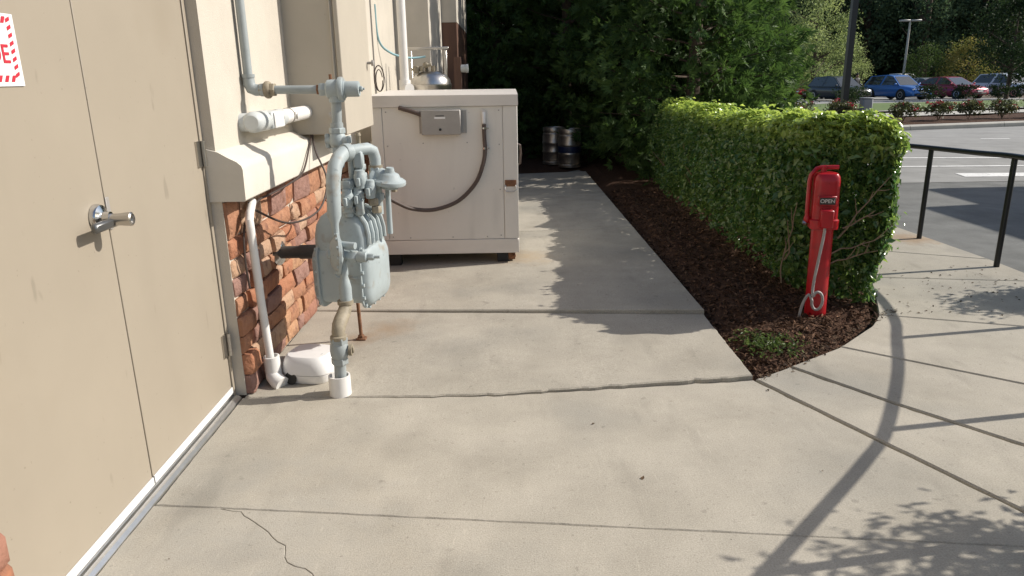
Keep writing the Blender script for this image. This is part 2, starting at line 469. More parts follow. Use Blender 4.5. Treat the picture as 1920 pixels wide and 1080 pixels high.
def leaf_cloud(name, pos, nrm, size, mtl, parent=None, aspect=.5, tint=None, fold=.18, shape='leaf', dirs=None, **kw):
    """many leaf-sized faces in one mesh; every leaf is a folded kite"""
    pos = np.asarray(pos, float); n = len(pos)
    nrm = np.asarray(nrm, float); nrm /= np.linalg.norm(nrm, axis=1, keepdims=True) + 1e-9
    if dirs is None:
        dirs = RNG.normal(size=(n, 3))
    d = dirs - nrm * (dirs * nrm).sum(1, keepdims=True)
    d /= np.linalg.norm(d, axis=1, keepdims=True) + 1e-9
    s_ = np.cross(nrm, d)
    size = np.broadcast_to(np.asarray(size, float), (n,))[:, None]
    w = size * aspect * .5
    base = pos - d * size * .5
    tip = pos + d * size * .5 - nrm * size * .12
    L = pos + s_ * w + nrm * size * fold - d * size * .05
    Rr = pos - s_ * w + nrm * size * fold - d * size * .05
    V = np.stack([base, Rr, tip, L], 1).reshape(-1, 3)
    me = bpy.data.meshes.new(name)
    me.vertices.add(4 * n); me.vertices.foreach_set('co', V.ravel())
    tri = np.arange(n)[:, None] * 4 + np.array([0, 1, 2, 0, 2, 3])[None]
    me.loops.add(6 * n); me.loops.foreach_set('vertex_index', tri.ravel().astype(np.int32))
    me.polygons.add(2 * n)
    me.polygons.foreach_set('loop_start', (np.arange(2 * n) * 3).astype(np.int32))
    me.update(calc_edges=True)
    if tint is None:
        tint = RNG.random(n)
    a = me.attributes.new('tint', 'FLOAT', 'POINT')
    a.data.foreach_set('value', np.repeat(np.clip(tint, 0, 1), 4).astype(np.float32))
    me.materials.append(mtl)
    o = bpy.data.objects.new(name, me); COL.objects.link(o)
    if parent is not None: o.parent = parent
    return tag(o, **kw)

def text_mesh(name, body, size, m, mtx, parent=None, depth=.001, **kw):
    cu = bpy.data.curves.new(name, 'FONT')
    cu.body = body; cu.size = size; cu.extrude = depth
    cu.align_x = 'CENTER'; cu.align_y = 'CENTER'
    cu.offset = size * .012
    t = bpy.data.objects.new('tmp_text', cu); COL.objects.link(t)
    dg = bpy.context.evaluated_depsgraph_get()
    me = bpy.data.meshes.new_from_object(t.evaluated_get(dg))
    bpy.data.objects.remove(t)
    me.name = name
    me.transform(mtx)
    me.materials.clear(); me.materials.append(m)
    o = bpy.data.objects.new(name, me); COL.objects.link(o)
    if parent is not None: o.parent = parent
    return tag(o, **kw)

def arc(c, r, a0, a1, n, ux, uy):
    c, ux, uy = Vector(c), Vector(ux), Vector(uy)
    return [c + (ux * math.cos(a0 + (a1 - a0) * i / n) + uy * math.sin(a0 + (a1 - a0) * i / n)) * r for i in range(n + 1)]

# ------------------------------------------------------------------ ground and setting
def far_z(x, y):
    return 0.0 if y < 26 else -0.017 * (y - 26)

grid_sheet('ground', -200, 260, -60, 320, lambda x, y: -0.16 if y < 40 else -.16 - .017 * (min(y, 90) - 26), 46, 38, M['soil'], kind='structure')
# asphalt in two ages
def road_poly(name, pts, z, m, smooth=None, **kw):
    b = MB(); b.add([(x, y, z) for x, y in pts], [tuple(range(len(pts)))])
    return b.build(name, m, smooth=None, **kw)
road_poly('access_road', [(3.9, -6), (30, -6), (30, 10.3), (5.8, 10.62), (2.9, 10.9), (2.9, 8.2), (3.5, 7.0)], -0.045, M['asphalt_new'], kind='structure')
road_poly('main_road', [(2.9, 10.9), (5.8, 10.62), (30, 10.3), (60, 10), (60, 31), (14.65, 20.9), (10.14, 19.9), (-2, 17.3), (-2, 15)], -0.041, M['asphalt_old'], kind='structure')
def stripe(name, pts, label, group=None):
    b = MB(); b.add([(x, y, -0.036) for x, y in pts], [tuple(range(len(pts)))])
    return b.build(name, M['road_paint'], smooth=None, kind='structure')
def line_quad(x0, y0, x1, y1, w):
    d = Vector((x1 - x0, y1 - y0)).normalized(); n = Vector((-d.y, d.x)) * w / 2
    return [(x0 - n.x, y0 - n.y), (x1 - n.x, y1 - n.y), (x1 + n.x, y1 + n.y), (x0 + n.x, y0 + n.y)]
stripe('road_marking', line_quad(5.0, 14.1, 17, 12.2, .12), '')
stripe('road_marking', line_quad(5.0, 12.6, 17, 11.55, .12), '')
stripe('road_marking', [(7.06, 11.50), (6.98, 11.10), (14, 10.6), (14, 11.0)], '')
stripe('road_marking', line_quad(11.1, 17.3, 11.7, 17.17, .12), '')

# kerb and beds across the road; pieces laid along a slightly turning line
kl = [(-2, 17.3), (10.14, 20.0), (14.65, 21.0), (40, 26.6)]
def along(x):
    for (a, b_) in zip(kl, kl[1:]):
        if x <= b_[0]:
            return a[1] + (b_[1] - a[1]) * (x - a[0]) / (b_[0] - a[0])
    return kl[-1][1]
kerb_root = empty('kerb', None, None); kerb_root['kind'] = 'structure'
xs = np.arange(2, 36, 3.0)
proto_k = None
for i, x in enumerate(xs):
    a = Vector((x, along(x), 0)); b_ = Vector((x + 2.985, along(x + 2.985), 0))
    d = (b_ - a).normalized(); n = Vector((-d.y, d.x, 0))
    mb = MB()
    prof = [(0, -.12), (0, .05), (.03, .08), (.28, .08), (.28, -.12)]
    mb.rings([[a + n * u + Vector((0, 0, w)) for u, w in prof], [b_ + n * u + Vector((0, 0, w)) for u, w in prof]])
    mb.build('kerb_stone', M['concrete_far'], kerb_root, smooth=None)
def strip(name, u0, u1, z, m, nx=30, wob=0.0, **kw):
    b = MB(); vs_ = []
    for i in range(nx + 1):
        x = 2 + 36 * i / nx
        y = along(x)
        for u in (u0, u1):
            vs_.append((x - .2 * u, y + u, z + far_z(x, y + u) + (noise.noise(Vector((x * 1.3, u, 0))) * wob)))
    b.add(vs_, [(2 * i, 2 * i + 2, 2 * i + 3, 2 * i + 1) for i in range(nx)])
    return b.build(name, m, smooth=60, **kw)
strip('planting_bed', .28, 3.4, .06, M['mulch'], wob=.05, kind='structure')
strip('footpath', 3.4, 5.2, .095, M['concrete_far'], kind='structure')
strip('verge_kerb', 5.2, 5.7, .16, M['concrete_far'], kind='structure')
strip('lawn', 5.7, 15.0, .14, M['grass'], wob=.08, kind='structure')
strip('parking_lot', 15.0, 60.0, .02, M['asphalt_old'], kind='structure')

# ------------------------------------------------------------------ concrete pavement, slab by slab
pav = empty('pavement', None, None); pav['kind'] = 'structure'
def slab(poly, zf=lambda x, y: 0.0, rough=0.004, thick=.12, gap=.005, rough_edges=(), name='concrete_slab', big=.016, cham=.007):
    pts = []
    N = len(poly)
    for i in range(N):
        a = Vector(poly[i]); b_ = Vector(poly[(i + 1) % N]); L = (b_ - a).length
        k = max(1, int(L / .035)) if L < 4.5 else max(1, int(L / .10))
        amp = big if i in rough_edges else rough
        nn = Vector((-(b_ - a).y, (b_ - a).x)).normalized()
        for j in range(k):
            t = j / k; p = a + (b_ - a) * t
            if j > 0:
                w = noise.noise(Vector((p.x * 9, p.y * 9, i))) + .6 * noise.noise(Vector((p.x * 31, p.y * 31, i + 5)))
                p = p + nn * (abs(w) * amp if i in rough_edges else w * amp * .35)
            pts.append(p)
    n = len(pts); out, inn = [], []
    for i in range(n):
        t = (pts[(i + 1) % n] - pts[i - 1]).normalized(); nn = Vector((-t.y, t.x))
        out.append(pts[i] + nn * gap); inn.append(pts[i] + nn * (gap + cham))
    mb = MB()
    vs_ = [(p.x, p.y, zf(p.x, p.y) - thick) for p in out] + [(p.x, p.y, zf(p.x, p.y) - cham) for p in out] + [(p.x, p.y, zf(p.x, p.y)) for p in inn]
    fs_ = [(i, (i + 1) % n, n + (i + 1) % n, n + i) for i in range(n)] + [(n + i, n + (i + 1) % n, 2 * n + (i + 1) % n, 2 * n + i) for i in range(n)]
    cv, ce, cf_, ov, oe, of_ = geometry.delaunay_2d_cdt([Vector((p.x, p.y)) for p in inn], [(i, (i + 1) % n) for i in range(n)], [], 1, 1e-5)
    base = len(vs_)
    vs_ += [(p.x, p.y, zf(p.x, p.y)) for p in cv]
    fs_ += [tuple(base + i for i in f) for f in cf_]
    mb.add(vs_, fs_)
    return mb.build(name, M['concrete'], pav, smooth=None)
JD = (1.96, 2.075)
zB = lambda x, y: max(0, .024 * (x + .9) / 2.2)
zC = lambda x, y: .006 + .050 * (x + 1.3) / 2.6
crack = [(-1.148, 2.435), (-1.02, 2.405), (-0.95, 2.34), (-0.88, 2.27), (-0.80, 2.19), (-0.76, 2.10), (-0.66, 2.04), (-.55, 1.9), (-.3, 1.4), (-.1, .5)]
_c = [Vector(p) for p in crack]
crack = []
for a_, b_ in zip(_c, _c[1:]):
    L_ = (b_ - a_).length; k_ = max(1, int(L_ / .03)); n_ = Vector((-(b_ - a_).y, (b_ - a_).x)).normalized()
    for j_ in range(k_):
        p_ = a_ + (b_ - a_) * j_ / k_
        crack.append(tuple(p_ + n_ * (.016 * noise.noise(Vector((p_.x * 14, p_.y * 14, 0))) + .006 * noise.noise(Vector((p_.x * 60, p_.y * 60, 3)))) * (j_ > 0 or a_ != _c[0])))
crack.append(tuple(_c[-1]))
slab([(-1.371, .5)] + crack[::-1] + [(-1.371, 2.457)], rough=.006, gap=.0008, cham=.002)
slab([(-.1, .5), (2.3, .5), (2.05, 1.9), JD] + [(-1.148, 2.435)] + crack[1:-1], rough=.006, gap=.0008, cham=.002)
brk = []
for j_ in range(61):
    x_ = -.82 + (1.273 + .82) * j_ / 60
    y_ = 3.411 - .014 * (x_ + .82) / .744 if x_ < -.076 else 3.397 + .137 * (x_ + .076) / 1.349
    w_ = min(1, j_ / 12, (60 - j_) / 4)
    brk.append((x_, y_ + w_ * (.022 * noise.noise(Vector((x_ * 3.1, 7, 0))) + .012 * noise.noise(Vector((x_ * 11, 3, 1))) + .007 * noise.noise(Vector((x_ * 34, 1, 2))))))
slab([(-1.371, 2.460), JD] + brk[::-1] + [(-1.371, 3.432)], gap=.002, rough=.012)
slab([(-1.362, 3.434)] + [(x_, y_ + .004 + .006 * max(0, x_)) for x_, y_ in brk] + [(1.283, 4.567), (-1.362, 4.865)], zf=zB, gap=.002, rough=.014)
slab([(-1.362, 4.866), (1.285, 4.569), (1.282, 7.28), (-1.362, 7.30)], zf=zC, gap=.003)
slab([(-1.362, 7.30), (1.282, 7.28), (1.28, 9.55), (-1.362, 9.58)], zf=zC, gap=.003)
slab([(-1.362, 9.58), (1.28, 9.55), (1.28, 11.85), (-1.362, 11.85)], zf=zC, gap=.003)
edge = [(1.7, 1.2), (2.25, 2.0), (2.75, 2.5), (3.15, 3.02), (3.45, 3.5), (3.74, 4.1), (3.95, 4.7), (4.05, 5.25), (4.06, 5.95), (3.99, 7.35), (3.6, 8.3), (3.1, 9.2)]
slab([(1.283, 3.547), (1.967, 2.082), (2.05, 1.9), (2.25, 2.0), (2.75, 2.5), (2.5, 2.42), (2.185, 2.789), (1.844, 3.229), (1.525, 3.705)], rough_edges=(6, 7), gap=.006)
slab([(1.532, 3.712), (1.852, 3.237), (2.193, 2.797), (2.5, 2.43), (2.75, 2.5), (3.15, 3.02), (2.614, 3.416), (1.927, 3.987)], gap=.004)
slab([(1.93, 3.993), (2.617, 3.422), (3.15, 3.02), (3.45, 3.5), (3.74, 4.1), (3.2, 4.275), (2.43, 4.553), (2.28, 4.34)], gap=.004)
slab([(2.43, 4.557), (3.2, 4.28), (3.74, 4.1), (3.95, 4.7), (4.05, 5.25), (2.75, 5.475), (2.62, 5.0)], gap=.004)
slab([(2.75, 5.478), (4.05, 5.253), (4.06, 5.95), (2.75, 6.60)], gap=.003)
slab([(2.75, 6.603), (4.06, 5.953), (3.99, 7.35), (2.75, 7.62)], gap=.003)
slab([(2.75, 7.623), (3.99, 7.353), (3.6, 8.3), (3.1, 9.2), (2.75, 9.2)], gap=.003)

# mulch beds
def mz(x, y):
    e = min(1, max(0, (x - 1.28) / .25))
    edge_d = min(1, max(0, (y - 3.5 - (x - 1.3) * .75) / .35))
    return -.045 + .075 * min(e, edge_d) + .02 * noise.noise(Vector((x * 3, y * 3, 1))) + .012 * noise.noise(Vector((x * 11, y * 11, 4)))
def bed_edge(y):
    return min(2.72, 1.33 + (y - 3.45) * 1.02 if y < 4.42 else 2.32 + (y - 4.42) * .38)
mb = MB()
nx, ny = 60, 150
mv = []
for j in range(ny + 1):
    for i in range(nx + 1):
        u = i / nx; v = j / ny
        y = 3.45 + v * 9.6
        x0 = 1.262; x1 = bed_edge(y)
        x = x0 + (x1 - x0) * u
        mv.append((x, y, mz(x, y)))
mb.add(mv, [(j * (nx + 1) + i, j * (nx + 1) + i + 1, (j + 1) * (nx + 1) + i + 1, (j + 1) * (nx + 1) + i) for j in range(ny) for i in range(nx)])
mb.build('mulch_bed', M['mulch'], smooth=60, kind='structure')
grid_sheet('woodland_floor', -4, 6, 11.86, 18, lambda x, y: -.03 + .03 * noise.noise(Vector((x, y, 0))), 30, 20, M['mulch'], kind='structure')
grid_sheet('shrub_bed', 3.95, 5.2, -1.5, 5.6, lambda x, y: -.03, 4, 8, M['mulch'], kind='structure')
grid_sheet('corner_bed', 2.28, 3.94, -1.5, 2.45, lambda x, y: -.05, 4, 8, M['mulch'], kind='structure')
# wood chips lying on the bed
n = 17000
cp = np.zeros((n, 3)); k = 0
while k < n:
    y = 3.5 + (RNG.random() ** 1.7) * 6.5; x = 1.25 + RNG.random() * 1.5
    if x > bed_edge(y) + RNG.normal() * .035: continue
    cp[k] = (x, y, mz(x, y) + .006 + RNG.random() * .012); k += 1
cn = np.tile([0, 0, 1.0], (n, 1)) + RNG.normal(size=(n, 3)) * .45
leaf_cloud('wood_chips', cp, cn, .018 + RNG.random(n) ** 2 * .045, M['chip'], aspect=.3, tint=RNG.random(n) ** 1.8, fold=.05,
           label='loose brown wood chips covering the mulch bed', cat='mulch', kind='stuff')
# crumbs of mulch washed onto the walk and small dark litter
n = 300
lp = np.column_stack([2.55 + RNG.random(n) * 1.35, 4.45 + RNG.random(n) * 1.3, np.full(n, .004)])
lp2 = np.column_stack([1.30 + RNG.random(420) * 1.3, 3.6 + RNG.random(420) * .9, np.full(420, .005)])
lp2[:, 1] = 3.58 + (lp2[:, 0] - 1.32) * .88 - np.abs(RNG.normal(size=420)) * .055
lp3 = np.column_stack([-1.2 + RNG.random(45) * 3.0, 1.9 + RNG.random(45) * 4.5, np.full(45, .004)])
lp3[:, 2] = np.where(lp3[:, 1] > 4.87, .05, np.where(lp3[:, 1] > 3.45, .02, .004))
lp = np.vstack([lp, lp2, lp3])
leaf_cloud('leaf_litter', lp, np.tile([0, 0, 1.0], (len(lp), 1)) + RNG.normal(size=(len(lp), 3)) * .25, .006 + RNG.random(len(lp)) ** 3 * .026,
           M['litter'], aspect=.5, fold=.08, label='dark crumbs of mulch and leaf scattered over the pavement', cat='litter', kind='stuff')
n = 500
wp = np.column_stack([RNG.normal(1.50, .085, n), RNG.normal(3.98, .085, n), np.zeros(n)])
wp[:, 2] = .02 + RNG.random(n) * .045
leaf_cloud('weed_patch', wp, RNG.normal(size=(n, 3)) + [0, 0, 1.0], .018 + RNG.random(n) * .016, M['weed'], aspect=.35,
           label='small patch of green weeds at the mulch corner', cat='weeds', kind='stuff')

# ------------------------------------------------------------------ building
bld = empty('restaurant_building', 'cream stucco building with red stone base and beige double door', 'building')
mb = MB()
mb.box(-1.70, -1.358, 3.464, 9.6, 0.0, 3.4)
mb.box(-1.70, -1.365, -2.0, 1.62, 0.0, 3.4)
mb.box(-1.70, -1.358, 1.621, 3.462, 2.25, 3.4)
mb.build('wall', M['stucco'], bld, smooth=None)
mb = MB(); mb.box(-1.72, -.93, 9.602, 11.5, 0, 3.4, .004); mb.build('wall_pier', M['stucco'], bld, smooth=None)
mb = MB(); mb.box(-1.72, -.70, 11.502, 14.5, 2.33, 3.4, .004); mb.build('wall_pier', M['stucco'], bld, smooth=None)
mb = MB(); mb.box(-1.72, -.705, 11.502, 14.5, 0, 2.328, .004); mb.build('brown_panel', M['brown_panel'], bld, smooth=None)
# door frame
mb = MB()
mb.box(-1.50, -1.409, 3.432, 3.463, 0, 2.248, .002)
mb.box(-1.50, -1.409, 1.622, 1.690, 0, 2.248, .002)
mb.box(-1.50, -1.409, 1.691, 3.431, 2.17, 2.248, .002)
mb.build('door_frame', M['door_paint'], bld)
for (y0, y1) in ((2.568, 3.428), (1.695, 2.562)):
    mb = MB(); mb.box(-1.46, -1.415, y0, y1, .035, 2.165, .002)
    leaf = mb.build('door', M['door_paint'], bld)
    mb = MB(); mb.box(-1.414, -1.408, y0 + .002, y1 - .002, .030, .062, .001)
    mb.build('door_sweep', M['white_plastic'], leaf)
    if y0 > 2.5:
        for z in (.29, 1.23, 2.0):
            mb = MB()
            mb.box(-1.414, -1.407, 3.380, 3.4275, z - .058, z + .058)
            for q in range(5):
                mb.cyl((-1.398, 3.430, z - .058 + q * .0233), (-1.398, 3.430, z - .058 + q * .0233 + .0225), .010, n=10)
            mb.build('hinge', M['steel'], leaf)
    else:
        mb = MB()
        mb.lathe([(.046, 0), (.046, .010), (.042, .019), (.030, .024), (.020, .027), (.019, .05)], (-1.413, 2.492, 1.108), (1, 0, 0), 28)
        mb.build('handle_rose', M['chrome'], leaf)
        mb = MB(); mb.box(-1.370, -1.346, 2.366, 2.512, 1.074, 1.106, .007)
        mb.build('lever', M['dark_steel'], leaf)
        mb = MB(); mb.lathe([(.021, 0), (.021, .035), (.024, .065), (.024, .076), (.018, .080), (.017, .072), (.002, .072)], (-1.372, 2.494, 1.098), (1, .05, .02), 18)
        mb.build('spindle_hub', M['steel'], leaf)
mb = MB(); mb.box(-1.414, -1.409, 2.561, 2.583, 1.05, 1.165, .001); mb.build('strike_plate', M['jbox'], bld)
# threshold: ridged aluminium strip
mb = MB()
pf = [(-1.50, 0.0), (-1.50, .018), (-1.43, .022), (-1.415, .012), (-1.402, .012), (-1.398, .017), (-1.385, .014), (-1.372, .004), (-1.372, -.02)]
mb.rings([[(x, 1.692, z) for x, z in pf], [(x, 3.43, z) for x, z in pf]])
mb.build('threshold', M['aluminium'], bld, smooth=20)
# moulded ledge above the stone
def ledge(y0, y1):
    mb = MB()
    pf = [(-1.41, 1.000), (-1.245, 1.000), (-1.238, 1.007), (-1.236, 1.150), (-1.242, 1.168), (-1.262, 1.186), (-1.30, 1.205), (-1.345, 1.232), (-1.41, 1.250)]
    nseg = 24
    rs = []
    for i in range(nseg + 1):
        y = y0 + (y1 - y0) * i / nseg
        rs.append([(x + .003 * noise.noise(Vector((y * 2, z * 5, x))), y, z + .002 * noise.noise(Vector((y * 2.3, z * 4, 2)))) for x, z in pf])
    mb.rings(rs)
    return mb.build('ledge', M['stucco_ledge'], bld, smooth=35)
ledge(3.452, 9.6)
ledge(-2.0, 1.66)
# stone veneer
def veneer(y0, y1, z1, seedv, first_face):
    v = MB(); v.box(-1.42, -1.362, y0 + .012, y1, -.05, z1)
    vo = v.build('stone_veneer', M['mortar'], bld, smooth=None)
    rnd = random.Random(seedv)
    z = 0.004; row = 0
    while z < z1 - .02:
        h = rnd.uniform(.09, .15)
        if z + h > z1 - .05: h = z1 - z - .004
        y = y0
        while y < y1 - .03:
            L = rnd.uniform(.14, .34) if rnd.random() < .75 else rnd.uniform(.07, .13)
            if y == y0: L = rnd.uniform(.10, .22)
            if y + L > y1 - .06: L = y1 - y
            x_out = -1.322 + rnd.uniform(-.022, .020); tilt_y = rnd.uniform(-.016, .016); tilt_z = rnd.uniform(-.012, .010)
            g = .0035
            mbs = MB()
            ya, yb_, za, zb_ = y + g, y + L - g, z + g, z + h - g
            nyy, nzz = 4, 3
            front = []
            for jz in range(nzz + 1):
                for jy in range(nyy + 1):
                    u, w = (0, .10, .5, .90, 1)[jy], (0, .16, .84, 1)[jz]
                    edge_ = min(u, 1 - u) * nyy * min(w, 1 - w) * nzz
                    dep = x_out + tilt_y * (u - .5) + tilt_z * (w - .5) - (0.011 if (jy in (0, nyy) or jz in (0, nzz)) else 0) - (.008 if (jy in (0, nyy) and jz in (0, nzz)) else 0)
                    dep += .011 * noise.noise(Vector((y * 7 + u * 2.1, z * 9 + w * 2, seedv + row)))
                    inset = .35 * g * noise.noise(Vector((u * 3 + y * 13, w * 3 + z * 17, 3)))
                    yy = ya + (yb_ - ya) * u + noise.noise(Vector((z * 23 + w * 2, y * 5, 1))) * .006
                    zz = za + (zb_ - za) * w + noise.noise(Vector((y * 21 + u * 2.5, z * 5, 2))) * .007
                    front.append((dep, yy, max(zz, .002)))
            bi = len(front)
            back = [(-1.40, ya, za), (-1.40, yb_, za), (-1.40, yb_, zb_), (-1.40, ya, zb_)]
            fs_ = []
            for jz in range(nzz):
                for jy in range(nyy):
                    a = jz * (nyy + 1) + jy
                    fs_.append((a, a + 1, a + nyy + 2, a + nyy + 1))
            bot = [i for i in range(nyy + 1)]; top = [nzz * (nyy + 1) + i for i in range(nyy + 1)]
            lef = [j * (nyy + 1) for j in range(nzz + 1)]; rig = [j * (nyy + 1) + nyy for j in range(nzz + 1)]
            fs_ += [tuple(bot[::-1] + [bi, bi + 1]), tuple(top + [bi + 2, bi + 3]), tuple(lef + [bi + 3, bi]), tuple(rig[::-1] + [bi + 1, bi + 2])]
            mbs.add(front + back, fs_)
            mbs.build('stone', rnd.choice(M['stone']), vo, smooth=50)
            y += L
        z += h; row += 1
    return vo
veneer(3.465, 7.2, .998, 3, True)
veneer(.9, 1.655, .998, 9, False)

# ------------------------------------------------------------------ sign on the door
sg = empty('warning_sign', 'white sign with red candy stripe border and red letters on door', 'sign', (-1.4125, 1.98, 1.65))
sx = 0.0
mb = MB(); mb.box(0, .002, -.27, .262, -.104, .094, .0006); mb.build('panel', M['sign_white'], sg)
mb = MB()
def stripe_q(mbx, cy, cz, w, h, skew, vert):
    x = .0032
    if vert:
        pts = [(cy - w / 2, cz - h / 2 - skew), (cy + w / 2, cz - h / 2 + skew), (cy + w / 2, cz + h / 2 + skew), (cy - w / 2, cz + h / 2 - skew)]
    else:
        pts = [(cy - w / 2 - skew, cz - h / 2), (cy + w / 2 - skew, cz - h / 2), (cy + w / 2 + skew, cz + h / 2), (cy - w / 2 + skew, cz + h / 2)]
    mbx.add([(x, a, b_) for a, b_ in pts], [(0, 1, 2, 3)])
for i in range(8):
    stripe_q(mb, .236, -.072 + i * .0215, .018, .011, .004, True)
for i in range(17):
    stripe_q(mb, .215 - i * .029, -.083, .015, .018, .005, False)
    stripe_q(mb, .215 - i * .029, .077, .015, .018, .005, False)
mb.build('striped_border', M['sign_red'], sg, smooth=None)
tm = Matrix.Translation((.0032, .172, -.018)) @ Matrix(((0, 0, 1, 0), (1, 0, 0, 0), (0, 1, 0, 0), (0, 0, 0, 1)))
text_mesh('lettering', 'DE', .072, M['sign_red'], tm, sg, depth=.0006)

# ------------------------------------------------------------------ wall cabinet
cab = empty('wall_cabinet', 'tall beige metal utility cabinet mounted on the stucco wall', 'cabinet', (-1.19, 5.25, 1.205))
o = (-1.19, 5.25, 1.205)
def rel(b_):
    b_.v = [(x - o[0], y - o[1], z - o[2]) for x, y, z in b_.v]; return b_
mb = MB(); mb.box(-1.363, -1.045, 4.76, 5.72, 1.212, 2.75, .004); rel(mb).build('housing', M['cabinet_paint'], cab)
mb = MB(); mb.box(-1.043, -1.012, 4.75, 5.73, 1.206, 2.76, .005); rel(mb).build('cabinet_door', M['cabinet_paint'], cab)
mb = MB(); mb.cyl((-1.062, 4.752, 1.25), (-1.062, 4.752, 2.7), .006, n=8); rel(mb).build('hinge_rod', M['cabinet_paint'], cab)
for (x, y, z, ax) in ((-1.09, 4.76, 1.335, (0, -1, 0)), (-1.012, 5.62, 1.66, (1, 0, 0))):
    mb = MB(); mb.lathe([(.010, 0), (.010, .03), (.022, .034), (.022, .048), (.012, .052)], (x, y, z), ax, 14)
    rel(mb).build('knob', M['jbox'], cab)

# conduit fitting between cabinet side and wall
cf = empty('conduit_elbow', 'pale grey plastic conduit elbow joining the beige cabinet and wall', 'conduit', (-1.30, 4.2, 1.35))
o = (-1.30, 4.2, 1.35)
mb = MB(); mb.tube([(-1.285, 4.17, 1.345), (-1.275, 4.45, 1.35), (-1.265, 4.758, 1.352)], .042, 16); rel(mb).build('pipe', M['pvc'], cf)
mb = MB(); mb.lathe([(.049, 0), (.049, .07)], (-1.283, 4.20, 1.346), (.03, 1, 0), 16); rel(mb).build('coupling', M['pvc_grey'], cf)
mb = MB(); mb.lathe([(.036, 0), (.05, .012), (.053, .03), (.053, .22), (.05, .235), (.046, .24)], (-1.29, 3.80, 1.345), (0, 1, 0), 20); mb.box(-1.371, -1.236, 3.98, 4.19, 1.300, 1.392, .008); rel(mb).build('elbow_body', M['pvc_grey'], cf)
mb = MB(); mb.box(-1.2345, -1.228, 4.00, 4.17, 1.305, 1.385, .004); rel(mb).build('cover_plate', M['pvc'], cf)
mb = MB(); mb.tube([(-1.29, 3.87, 1.345), (-1.31, 3.85, 1.345), (-1.37, 3.85, 1.345)], .046, 14); rel(mb).build('elbow_bend', M['pvc_grey'], cf)
mb = MB()
mb.lathe([(.0465, 0), (.0465, .012)], (-1.279, 4.40, 1.349), (.03, 1, 0), 16)
mb.box(-1.236, -1.222, 4.395, 4.415, 1.33, 1.37, .002)
rel(mb).build('clamp', M['steel'], cf)

# ------------------------------------------------------------------ gas meter set
gm = empty('gas_meter', 'grey green bolted gas meter with pipes and regulators on a riser', 'gas meter', (-.88, 3.9, 0))
o = (-.88, 3.9, 0)
def part(mbx, name, m, smooth=40, parent=gm):
    return rel(mbx).build(name, m, parent, smooth=smooth)
P_, PP, BR = M['meter_paint'], M['pipe_paint'], M['brass']
# white collar at the pavement, riser, valve, street elbow
mb = MB(); mb.lathe([(.055, 0), (.055, .105), (.047, .105), (.047, .03), (0.001, .03)], (-.872, 3.455, 0), (0, 0, 1), 22, cap=False); part(mb, 'floor_collar', M['pvc'])
mb = MB(); mb.cyl((-.867, 3.455, .02), (-.862, 3.455, .20), .030, n=16); part(mb, 'riser_pipe', PP)
mb = MB()
mb.hexn((-.862, 3.455, .165), (0, 0, 1), .043, .035)
mb.lathe([(.036, 0), (.045, .02), (.047, .045), (.045, .07), (.036, .09)], (-.860, 3.455, .195), (0, 0, 1), 16)
mb.hexn((-.858, 3.455, .275), (0, 0, 1), .044, .035)
mb.cyl((-.90, 3.455, .24), (-.80, 3.455, .24), .020, n=10)
part(mb, 'stop_valve', PP)
mb = MB(); mb.cyl((-.81, 3.455, .24), (-.795, 3.455, .24), .03, n=10); mb.box(-.80, -.786, 3.445, 3.465, .225, .258, .003); part(mb, 'valve_nut', BR)
mb = MB()
pts = [(-.858, 3.455, .30), (-.858, 3.455, .335), (-.856, 3.475, .365), (-.850, 3.51, .385), (-.846, 3.55, .40), (-.843, 3.585, .42), (-.842, 3.595, .45)]
mb.tube(pts, [.031, .033, .035, .036, .035, .033, .031], 16)
mb.lathe([(.041, 0), (.042, .018), (.036, .022)], (-.858, 3.455, .298), (0, 0, 1), 16)
mb.lathe([(.041, 0), (.041, .02)], (-.842, 3.595, .44), (0, 0, 1), 16)
part(mb, 'street_elbow', BR)
mb = MB(); mb.lathe([(.032, 0), (.032, .07), (.024, .11), (.018, .13), (.022, .14), (.022, .17), (.018, .185), (.018, .24)], (-.838, 3.60, .455), (0, 0, 1), 16); part(mb, 'reducer', P_)
# service regulator: upright diaphragm disc
mb = MB()
ctr = Vector((-.868, 3.615, .700))
axd = Vector((-.93, -.33, .06)).normalized()
mb.lathe([(.02, -.035), (.055, -.03), (.085, -.012), (.108, -.010), (.108, .004), (.09, .01), (.06, .03), (.025, .036), (.022, .05), (.005, .052)], ctr, axd, 26)
part(mb, 'regulator_disc', P_)
mb = MB()
e1 = axd.cross(Vector((0, 0, 1))).normalized(); e2 = axd.cross(e1)
for i in range(12):
    a = 2 * PI * i / 12
    p = ctr + (e1 * math.cos(a) + e2 * math.sin(a)) * .098 + axd * .002
    mb.hexn(p, axd, .009, .012)
part(mb, 'disc_bolts', P_)['kind'] = 'stuff'
mb = MB()
for _ in (0,):
    mb.cyl((-.865, 3.61, .700), (-.755, 3.58, .690), .024, n=14)
    mb.hexn((-.80, 3.592, .690), (1, -.2, -.05), .034, .04)
    mb.cyl((-.85, 3.60, .752), (-.765, 3.575, .748), .018, n=12)
    mb.lathe([(.021, 0), (.027, .012), (.027, .05), (.022, .055)], (-.763, 3.58, .690), (1, -.1, 0), 14)
    mb.hexn((-.71, 3.575, .690), (1, -.1, 0), .018, .035)
    mb.cyl((-.69, 3.573, .690), (-.645, 3.57, .690), .008, n=8)
    mb.cyl((-.838, 3.60, .66), (-.85, 3.61, .72), .022, n=12)
part(mb, 'regulator_body', P_)
